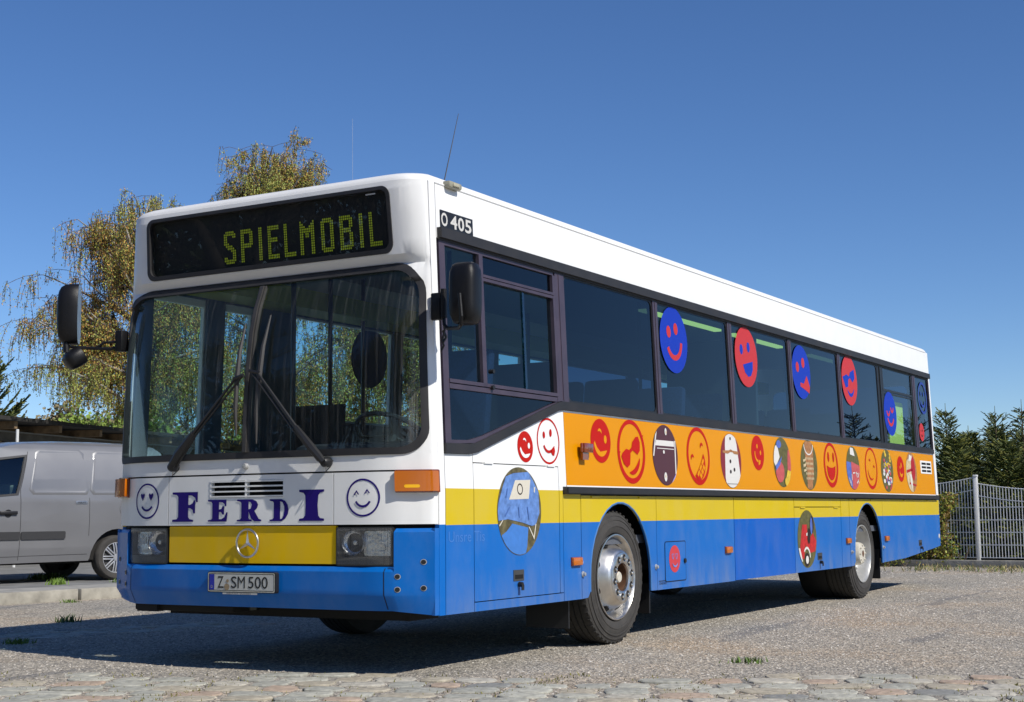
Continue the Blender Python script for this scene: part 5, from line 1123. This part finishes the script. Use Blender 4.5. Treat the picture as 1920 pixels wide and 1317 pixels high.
for i, (x, y, h) in enumerate(((19.6, 1.7, 2.2), (19.8, .85, 2.1), (20.0, .05, 2.1), (19.7, 2.6, 2.2), (20.2, -.9, 2.2), (22.6, 1.6, 2.45), (22.8, .4, 2.4), (22.6, -.6, 2.3), (21.6, 1.9, 2.35), (21.9, .9, 2.3), (22.0, -.1, 2.25))):
    spruce((x, y, 0), h, .95, 20+i, ['low dense spruce right behind the hedge', 'low dense spruce close behind the fence post', 'low dense spruce behind the right fence panel', 'low spruce behind the bus corner', 'low spruce outside the right edge', 'spruce in the second row left', 'spruce in the second row middle', 'spruce in the second row right', 'spruce between the rows left of the white post', 'spruce between the rows right of the white post', 'spruce between the rows near the right edge'][i], 1.6, SG)
spruce((19.9, 28.9, 0), 6.7, 3.0, 9, 'large spruce cut by the left edge of the photo', 1.3, None, 1.0, .022)
src_ = [o for o in COL.objects if o.name.startswith('spruce_tree') and o.get('group') == SG]
for i, (x, y) in enumerate(((20.9, -1.7), (21.4, -2.8), (20.6, -3.7), (21.8, -4.8), (20.8, -6.0), (21.9, -7.2))):
    o = src_[i % len(src_)]; r = o.copy(); COL.objects.link(r); r.location = (x, y, 0); r.rotation_euler = (0, 0, i*1.1+.5); r.scale = (1.1,)*3; r['label'] = 'spruce farther right behind the fence, outside the photo'
    for ch in list(o.children): c = ch.copy(); COL.objects.link(c); c.parent = r
# beech hedge by the fence
def bush(name, loc, ext, n_, size, mats, label, cat='hedge', box_=True, seed=1, stems=60, kind=None):
    global rng; rng = np.random.default_rng(seed); r = empty(name, loc, label=label, cat=cat, off=False)
    P = rng.uniform(-1, 1, (n_, 3)); P = P*(np.abs(P).max(1, keepdims=True)**-.35 if box_ else 1); P = np.clip(P, -1.0, 1.0)
    lump = 1+.10*np.sin(P[:, 1:2]*9+P[:, 2:3]*5)+.06*np.sin(P[:, 1:2]*23+1); P = P*lump
    if not box_:
        rr2 = np.linalg.norm(P, axis=1); P = P[rr2 < 1]
    P = P*np.array(ext)/2; P[:, 2] += ext[2]/2; P += rng.normal(0, .03, P.shape)
    P = P[rng.random(len(P)) < .35+.65*(np.sin(P[:, 1]*11+P[:, 2]*7)+np.sin(P[:, 2]*13+P[:, 0]*9) > -.6)]
    v2, f2 = leaves(P, size, .2, .7); mi = rng.integers(0, len(mats), len(f2)); mesh_np('foliage', v2, f2, mats, r, mi=mi)
    S0 = np.stack([rng.uniform(-.4, .4, stems)*ext[0], rng.uniform(-.5, .5, stems)*ext[1], np.zeros(stems)], 1); v, f = segs(S0, S0+np.stack([rng.normal(0, .08, stems), rng.normal(0, .10, stems), rng.uniform(.6, .98, stems)*ext[2]], 1), .008, .003, 4)
    mesh_np('stems', v, f, m_sbark, r); return r
HC = [mat('beech_leaf', (.26, .27, .03), .55, island=.45), mat('beech_bronze', (.24, .15, .035), .6, island=.4), mat('beech_dark', (.10, .14, .025), .6, island=.4)]
bush('hedge', (17.40, 2.30, .05), (.50, 2.0, 1.13), 24000, .055, HC, 'clipped beech hedge between the bus and the fence', seed=2, stems=90)
bush('hedge', (17.65, 4.6, .05), (.6, 2.2, 1.1), 5000, .055, HC, 'beech hedge behind the bus', seed=3)
for (x, y, e, n_, lab, sd) in ((17.1, 2.9, (.45, .7, .38), 1400, 'low green shrub under the rear overhang of the bus', 5), (17.15, 2.2, (.3, .5, .22), 500, 'small leafy plant at the foot of the hedge', 6), (17.3, 1.25, (.25, .35, .35), 420, 'thin sprig growing at the foot of the fence post', 7), (16.9, -.9, (.3, .9, .16), 900, 'grassy clump at the right edge below the fence', 8)):
    bush('shrub', (x, y, .0), e, n_, .035, [mat('shrub_leaf', (.09, .16, .03), .6, island=.4), HC[0]], lab, cat='shrub', box_=False, seed=sd, stems=14)
# far trees beyond the shed
def far_tree(x, y, H, rad, seed, label, kind, group='trees beyond the shed', twr=.03, nb=14, lv=None):
    g = np.random.default_rng(seed); r = empty('distant_tree' if nb < 20 else 'bare_tree', (x, y, 0), label=label, cat='tree', group=group, off=False)
    A, B, R0, R1 = [], [], [], []; tips = []
    def grow(p, d, ln, rr_, lvl):
        n_ = 3
        for k in range(n_):
            d = unit(d+g.normal(0, .14, 3)+np.array([0, 0, .05])); q = p+d*ln/n_; A.append(p); B.append(q); R0.append(rr_*(1-k*.15)); R1.append(rr_*(1-(k+1)*.15)); p = q
            if lvl > 0 and (k > 0 or lvl < 4):
                for _ in range(2 if lvl > 1 else 3):
                    az = g.uniform(0, 6.28); s = np.array([math.cos(az), math.sin(az), g.uniform(.0, .7)]); grow(p, unit(d*.7+s*.8), ln*.62*g.uniform(.7, 1.1), rr_*.5, lvl-1)
        if lvl > 0: grow(p, d, ln*.7, rr_*.6, lvl-1)
        else: tips.append(p)
    grow(np.zeros(3), np.array([0, 0, 1.]), H*.42, H*.022, 4); A, B = np.array(A), np.array(B); sc = np.array([rad/max(1e-3, np.percentile(np.abs(B[:, :2]), 97)), 0, 0])[0]; zs = H/B[:, 2].max()
    T = np.array([sc, sc, zs]); v, f = segs(A*T, B*T, np.maximum(np.array(R0), twr*.4), np.maximum(np.array(R1), twr*.3), 4 if nb < 20 else 5)
    mesh_np('trunk', v, f, mat('far_bark_'+kind, {'brown': (.16, .12, .09), 'green': (.14, .12, .07), 'bare': (.10, .08, .06)}[kind], .9), r)
    if lv:
        tp = np.array(tips)*T; P = np.repeat(tp, lv, 0)+g.normal(0, rad*.10, (len(tp)*lv, 3)); rngs = globals()['rng']; globals()['rng'] = g; v, f = leaves(P, rad*.085, .0, .8); globals()['rng'] = rngs
        mesh_np('crown', v, f, mat('far_leaf_'+kind, {'brown': (.20, .16, .08), 'green': (.17, .24, .035)}[kind], .8, island=.35), r)
    return r
def at(px, D): lat = (px-960)/2716*D; return (-6.866+.8633*D+.5047*lat, -4.6+.5047*D-.8633*lat)
for i, (px, D, H, rad, kd_, lv, lab) in enumerate(((-40, 70, 6.3, 3.2, 'brown', 3, 'brownish bare tree farthest left beyond the shed'), (20, 66, 5.6, 2.6, 'brown', 2, 'low brown tree at the left beyond the shed'), (70, 68, 6.7, 2.8, 'brown', 4, 'round brownish tree above the shed roof, tallest of the far ones'), (122, 72, 6.3, 2.6, 'brown', 3, 'thin brown tree beyond the shed, right of the round one'), (158, 60, 5.6, 2.4, 'green', 6, 'fresh green tree above the shed roof'), (190, 64, 5.2, 2.2, 'green', 5, 'second fresh green tree, lower, above the shed roof'), (225, 62, 6.3, 2.6, 'brown', 1, 'grey bare tree beside the windscreen edge'), (290, 66, 6.0, 3, 'green', 4, 'green tree seen through the windscreen'), (400, 70, 6.0, 3, 'brown', 3, 'brown tree hidden behind the bus'), (560, 66, 6.0, 3.2, 'green', 5, 'green tree hidden behind the bus'), (700, 70, 6, 3.2, 'green', 5, 'second green tree hidden behind the bus'))):
    x, y = at(px, D); far_tree(x, y, H, rad, 40+i, lab, kd_, lv=lv)
# hillside woods behind the spruces, seen through the gaps
x, y = at(1900, 120); g = np.random.default_rng(4)
bm = BM(); pts = [at(px, 140) for px in np.linspace(1500, 2600, 24)]
for i in range(23):
    h0, h1 = 5.0+1.1*math.sin(i*.9), 5.0+1.1*math.sin((i+1)*.9); a, b = pts[i], pts[i+1]
    face(bm, [(*a, -1), (*b, -1), (b[0]+8, b[1]+4, h1*.7), (a[0]+8, a[1]+4, h0*.7)]); face(bm, [(a[0]+8, a[1]+4, h0*.7), (b[0]+8, b[1]+4, h1*.7), (b[0]+40, b[1]+20, h1), (a[0]+40, a[1]+20, h0)])
obj('hills', bm, mat('hill_wood', (.10, .11, .06), .95, var=.5, vscale=.6, bump=1, bscale=.6), kind='structure')
# trees opposite the bus front and side (they stand outside the frame and show as reflections in its panes)
far_tree(-12.5, 12.0, 9.5, 4.2, 71, 'bare tree standing opposite the front of the bus', 'bare', None, .03, 22)
far_tree(-19, 15.5, 10.5, 4.8, 72, 'second bare tree opposite the front of the bus', 'bare', None, .03, 22)
TL = [(-15, -17, 7.5), (-17, -11, 8.5), (-16, -5, 8), (-19, 1, 9), (-17, 6.5, 7), (-26, 9, 10), (-28, 16, 10), (-25, 23, 9), (-21, -23, 8), (-14, 24, 8)]  # leafy trees added out of view to cut sky fill and darken reflections
def grove():
    r = empty('broadleaf_tree', TL[0][:2]+(0,), label='unseen leafy tree added opposite the bus front to cut sky light', cat='tree', group='trees opposite the bus front', off=False); g2 = np.random.default_rng(77)
    A = [np.zeros(3)]; B = [np.array([0, 0, 4.5])]; C_ = []
    for k in range(26):
        az = k*2.4; el = g2.uniform(-.5, 1.1); c = np.array([math.cos(az)*math.cos(el)*2.2, math.sin(az)*math.cos(el)*2.2, 4.3+2.6*math.sin(el)]); C_.append(c); A.append(np.array([0, 0, g2.uniform(1.5, 4.4)])); B.append(c)
    v, f = segs(A, B, np.array([.18]+[.07]*26), np.array([.09]+[.02]*26), 6); mesh_np('trunk', v, f, mat('grove_bark', (.07, .055, .04), .9), r)
    P = np.concatenate([c+g2.normal(0, .62, (330, 3)) for c in C_]); v, f = leaves(P, .22, .1, .7); mesh_np('crown', v, f, mat('grove_leaf', (.05, .075, .02), .7, island=.5), r); return r
gr0 = grove()
for i, (x, y, h) in enumerate(TL[1:]):
    r = gr0.copy(); COL.objects.link(r); r.location = (x, y, 0); r.rotation_euler = (0, 0, i*1.3); r.scale = (h/7.5,)*3
    for ch in list(gr0.children): c = ch.copy(); COL.objects.link(c); c.parent = r
for i, (x, y) in enumerate(((29.5, -6.3), (33, -7.0), (40, -8.2))): spruce((x, y, 0), 2.9+.5*i, 1.3, 60+i, ['spruce beyond the right edge near the yard', 'spruce farther along the yard outside the picture', 'farthest spruce of the yard outside the picture'][i], .8, 'spruces beside the yard', .3, .03)

# ------------------------------------------------------------------ shed
sd = Vector((.962, .275, 0)); sn = Vector((-.275, .962, 0)); s0 = Vector((10.94, 16.45, 0)); sa = math.atan2(.275, .962)
shed = empty('open_shed', tuple(s0), label='long open timber shed with a dark flat roof', cat='shed')
def sbox(name, a, b, m_, par=shed, bev=0, slope=0):
    bm = BM(); box(bm, a, b, 0, bev=bev)
    if slope:
        for v in bm.verts: v.co.z += v.co.y*slope
    bmesh.ops.rotate(bm, cent=(0, 0, 0), matrix=Matrix.Rotation(sa, 3, 'Z'), verts=bm.verts); bmesh.ops.translate(bm, vec=s0, verts=bm.verts); return obj(name, bm, m_, par)
m_tar = mat('roofing_felt', (.035, .033, .030), .8, var=.3); m_tim = mat('weathered_timber', (.30, .20, .11), .85, var=.4, vscale=9); m_beam = mat('old_beam', (.13, .115, .09), .9, var=.4, vscale=5); m_bev = mat('shed_dark', (.030, .024, .018), .9)
rf = sbox('roof', (-9, -.45, 2.66), (22, 6.5, 2.73), m_tar, slope=.02)
bm = BM()
for k in range(-6, 15):
    t = -.1+k*1.45
    v = box(bm, (t-.05, -.36, 2.52), (t+.05, 6.3, 2.65))
bmesh.ops.rotate(bm, cent=(0, 0, 0), matrix=Matrix.Rotation(sa, 3, 'Z'), verts=bm.verts); bmesh.ops.translate(bm, vec=s0, verts=bm.verts); obj('rafters', bm, m_tim, rf)
sbox('beam', (-9, .25, 2.34), (22, .37, 2.52), m_beam)
sbox('beam_flashing', (-3, .17, 2.50), (22, .24, 2.525), mat('flashing', (.22, .22, .20), .6))
for t in (-5.6, .16, 5.9, 11.7, 17.5): sbox('post', (t, .24, .05), (t+.22, .44, 2.34), m_tim, bev=.01)
sbox('rear_wall', (-9, 6.0, .05), (22, 6.1, 2.9), m_bev)
# slatted pale wall below the roof
wl = empty('slatted_wall', tuple(s0+sn*.8), label='pale horizontal board wall under the shed roof', cat='wall')
bm = BM(); box(bm, (-9, .84, .05), (12, .87, 1.98), 1)
for k in range(9): box(bm, (-9, .78, .10+k*.235), (12, .835, .10+k*.235+.215), 0)
bmesh.ops.rotate(bm, cent=(0, 0, 0), matrix=Matrix.Rotation(sa, 3, 'Z'), verts=bm.verts); bmesh.ops.translate(bm, vec=s0, verts=bm.verts); obj('boards', bm, [mat('pale_boards', (.42, .44, .40), .6, var=.2), m_bev], wl)
x, y = at(30.5, 25.2); bm = BM(); tube(bm, [(x, y, .09), (x, y, 2.47)], .027, 10); obj('downpipe', bm, mat('white_pipe', (.68, .68, .66), .4), off=(x, y, .09), label='thin white pipe standing before the shed', cat='pole')

# ------------------------------------------------------------------ van
vr = math.atan2(.2455, -.966)
van = empty('parked_van', (6.39, 11.08, .09), vr, label='silver panel van parked behind the kerb', cat='van', off=False)
m_silver = mat('silver_car_paint', (.21, .212, .22), .35, metal=.25, coat=.6, var=.06, vscale=2)
m_vdark = mat('van_trim', (.035, .035, .037), .6); m_vglass = glass('van_glass', (.55, .72, .70), .03)
RW = -1.29; FW = 1.29
def vy(z): return float(ip(z, [.2, .45, .8, 1.05, 1.35, 1.60, 1.74, 1.80, 1.84], [.76, .82, .845, .84, .80, .74, .68, .62, .50]))
def VL(u, v, w): return (u, vy(v)+w, v)
def VR(u, v, w): return (u, -vy(v)-w, v)
prof = [(-2.15, .30), (-2.18, .55), (-2.15, 1.0), (-2.08, 1.55), (-2.02, 1.72), (-1.93, 1.80), (-1.80, 1.835), (-1.2, 1.845), (-.6, 1.84), (0, 1.81), (.35, 1.745), (.62, 1.64), (1.10, 1.30), (1.35, 1.10), (1.70, .98), (1.98, .82), (2.06, .62), (2.08, .35), (2.03, .27)]
def warch(cx): return [(cx+.385*math.cos(a), .30+.385*math.sin(a)) for a in np.linspace(0, math.pi, 15)]
bot = [(FW+.40, .27)]+warch(FW)+[(FW-.40, .27), (.5, .26), (RW+.40, .27)]+warch(RW)+[(RW-.40, .28)]
outl = [(p[0], p[1]) for p in prof][::-1]
outline = prof[::-1]+[(-2.15, .30)][:0]
outline = [(-2.15, .30)]+[(RW-.40, .28)]+warch(RW)[::-1]+[(RW+.40, .27), (.5, .26), (FW-.40, .27)]+warch(FW)[::-1]+[(FW+.40, .27)]+prof[::-1][:-1]
dg = [(.20, 1.13), (1.12, 1.02), (1.16, 1.09), (.62, 1.50), (.38, 1.60), (.02, 1.655)]
door_glass = [(.14, 1.13), (1.10, 1.05), (1.14, 1.11), (.62, 1.52), (.40, 1.61), (-.02, 1.66)]
bm = BM(); CVv = [.35, .45, .6, .8, .95, 1.05, 1.2, 1.35, 1.48, 1.60, 1.68, 1.74, 1.78, 1.80, 1.82]
for mp_ in (VL, VR): panel(bm, outline, mp_, 0, -.03, [door_glass], [-1.6, -1, -.5, 0, .5, 1, 1.5], CVv)
for i in range(len(prof)-1):
    a, b = prof[i], prof[i+1]; gl_ = 1 if i in (11, 12) else 0
    if gl_: continue
    for j in range(8):
        y0, y1 = -1+j/4, -1+(j+1)/4; cr = lambda y, z: z+.035*(1-y*y)*(1 if z > 1.6 else .3)
        face(bm, [(a[0], vy(a[1])*y0, cr(y0, a[1])), (a[0], vy(a[1])*y1, cr(y1, a[1])), (b[0], vy(b[1])*y1, cr(y1, b[1])), (b[0], vy(b[1])*y0, cr(y0, b[1]))])
bmesh.ops.remove_doubles(bm, verts=bm.verts, dist=.0005)
body = obj('body', bm, m_silver, van, smooth=40)
bm = BM()
for i in (11, 12):
    a, b = prof[i], prof[i+1]; face(bm, [(a[0], -vy(a[1]), a[1]), (a[0], vy(a[1]), a[1]), (b[0], vy(b[1]), b[1]), (b[0], -vy(b[1]), b[1])])
obj('windscreen', bm, m_vglass, van)
bm = BM()
for mp_ in (VL, VR): panel(bm, door_glass, mp_, -.012, None, [], [], CVv)
split_obj('side_window', bm, m_vglass, van)
bm = BM(); ig = [(.17, 1.155), (1.05, 1.08), (1.08, 1.12), (.60, 1.49), (.39, 1.58), (.02, 1.63)]
for mp_ in (VL, VR): panel(bm, door_glass, mp_, .003, -.01, [ig], [], CVv)
split_obj('window_seal', bm, m_vdark, van)
# pressed blind panels of the cargo side: raised rim round a sunk field
for a, b, skw in ((-.83, -.04, .09), (-1.72, -.90, .06)):
    fld = [(a, 1.14), (b-.02, 1.14), (b+.03, 1.20), (b+.005, 1.30), (b-skw, 1.70), (b-skw-.06, 1.74), (a+.06, 1.74), (a-.0, 1.69), (a-.03, 1.20)]
    cxm = (a+b)/2; inn = [(cxm+(x-cxm)*.90, 1.44+(z-1.44)*.87) for x, z in fld]
    for mp_ in (VL, VR):
        bm = BM(); n_ = len(fld); V0 = [bm.verts.new(mp_(x, z, .001)) for x, z in fld]; V1 = [bm.verts.new(mp_(cxm+(x-cxm)*.955, 1.44+(z-1.44)*.94, .013)) for x, z in fld]; V2 = [bm.verts.new(mp_(x, z, .003)) for x, z in inn]
        for q0, q1 in ((V0, V1), (V1, V2)):
            for k in range(n_): bm.faces.new([q0[k], q0[(k+1) % n_], q1[(k+1) % n_], q1[k]])
        panel(bm, inn, mp_, .003, None, [], [], CVv)
        bmesh.ops.remove_doubles(bm, verts=bm.verts, dist=.0004); obj('side_panel_pressing', bm, m_silver, van, smooth=60)
bm = BM()
for mp_ in (VL, VR):
    for x0, x1 in ((-.52, .098), (.112, 1.0)): panel(bm, rrect(x0, x1, .565, .665, .02), mp_, .018, -.01, [], [], CVv)
split_obj('side_moulding', bm, m_vdark, van)
bm = BM()
for mp_ in (VL, VR):
    panel(bm, [(.105, .30), (.11, .30), (.113, 1.2), (-.03, 1.70), (-.036, 1.70), (.107, 1.2)], mp_, .002, None, [], [], CVv); panel(bm, [(.11, .345), (1.0, .345), (1.0, .35), (.11, .35)], mp_, .002); panel(bm, [(-.86, .355), (.1, .35), (.1, .354), (-.86, .36)], mp_, .002)
    panel(bm, [(-.865, .6), (-.86, .6), (-.86, 1.1), (-.865, 1.1)], mp_, .002, None, [], [], CVv)
obj('door_gap', bm, m_void, van)
bm = BM()
for s_ in (1, -1):
    box(bm, (.16, s_*.855-.02, .885), (.40, s_*.855+.02, .93), 0, bev=.01); lathe(bm, [(.05, -.02), (.05, .006), (0, .008)], (.28, s_*.845, .90), 'y', 16)
split_obj('door_handle', bm, m_black, van)
bm = BM(); panel(bm, ell(-1.42+.02, .95, .088), VL, .006, None, [ell(-1.40, .95, .080)], mi=1); panel(bm, ell(-1.40, .95, .080), VL, .004, None); obj('fuel_cap', bm, [m_silver, mat('cap_gap', (.14, .15, .16), .6)], van)
bm = BM(); panel(bm, rrect(-.83, -.66, 1.015, 1.06, .01), VL, .004); textmesh(bm, 'MAXI', .022, VL, -.69, 1.027, .0055, .11, mirror=True, mi=1); obj('badge', bm, [m_chrome, m_vdark], van)
bm = BM(); box(bm, (-2.1, -.70, .24), (2.0, .70, .34)); obj('underbody', bm, m_dark, van)
bm = BM()
for cx in (FW, RW):
    box(bm, (cx-.42, -.74, .28), (cx+.42, -.45, .72)); box(bm, (cx-.42, .45, .28), (cx+.42, .74, .72))
split_obj('wheel_housing', bm, m_dark, van)
bm = BM(); box(bm, (-2.0, -.60, .9), (-.05, .60, 1.6)); box(bm, (-.05, -.62, .35), (-.02, .62, 1.55)); obj('cargo_bulkhead', bm, mat('bulkhead', (.08, .08, .085), .8), van) if False else bm.free()
bm = BM(); box(bm, (1.0, -.66, .80), (1.45, .66, 1.06), 0, bev=.05)
for s_ in (-.38, .38):
    box(bm, (.05, s_-.24, .5), (.6, s_+.24, .68), 0, bev=.05); box(bm, (.0, s_-.23, .6), (.16, s_+.23, 1.28), 0, bev=.05)
tube(bm, [Vector((.92, .38, 1.03))+Vector((.10*math.cos(a), .18*math.sin(a), .15*math.cos(a))) for a in np.linspace(0, 2*math.pi, 21)], .014, 6, cap=False)
obj('cabin', bm, m_black, van)
for s_ in (1, -1):
    bm = BM(); box(bm, (1.94, s_*.62-.14, .70), (2.06, s_*.62+.14, .86), 0, bev=.03); obj('headlight', bm, m_chrome, van)
    bm = BM(); box(bm, (-2.19, s_*.74-.06, 1.0), (-2.08, s_*.74+.06, 1.35), 0, bev=.02); obj('tail_light', bm, mat('tail_red', (.4, .01, .01), .2, coat=1), van)
    bm = BM(); shell(bm, (.98, s_*.96, 1.12), .12, .18, .22, R(180)); obj('wing_mirror', bm, [m_black, m_chrome], van)
bm = BM(); box(bm, (1.9, -.74, .26), (2.12, .74, .52), 0, bev=.05); box(bm, (-2.24, -.76, .28), (-2.1, .76, .52), 0, bev=.05); obj('bumper', bm, m_vdark, van)
for cx in (FW, RW):
    for s_ in (1, -1):
        wv = empty('wheel', (cx, s_*.74, .30), parent=van, off=False); OFF[wv.name] = None
        Q = lambda pr: [(q[0], s_*q[1]) for q in pr]
        bm = BM(); lathe(bm, Q([(.20, .075), (.235, .088), (.27, .085), (.293, .065), (.300, .04), (.300, -.07), (.28, -.10), (.2, -.10)]), (0, 0, 0), 'y', 48); obj('tyre', bm, m_tyre, wv)
        bm = BM(); lathe(bm, Q([(.208, .07), (.205, .082), (.198, .082), (.190, .066)]), (0, 0, 0), 'y', 40); lathe(bm, Q([(.05, .078), (.045, .088), (0, .09)]), (0, 0, 0), 'y', 20)
        for k in range(9):
            a = 2*math.pi*k/9; M_ = Matrix.Rotation(a, 4, 'Y')
            for o in (-.017, .017): box(bm, (.035, s_*.070-.006, o-.009), (.197, s_*.070+.012, o+.009), 0, M=M_, bev=.003)
        lathe(bm, Q([(.195, .045), (0, .045)]), (0, 0, 0), 'y', 24, mi=1); obj('hubcap', bm, [mat('hubcap_silver', (.55, .56, .58), .3, metal=.6), m_vdark], wv)
bm = BM()
bpy.context.view_layer.update()
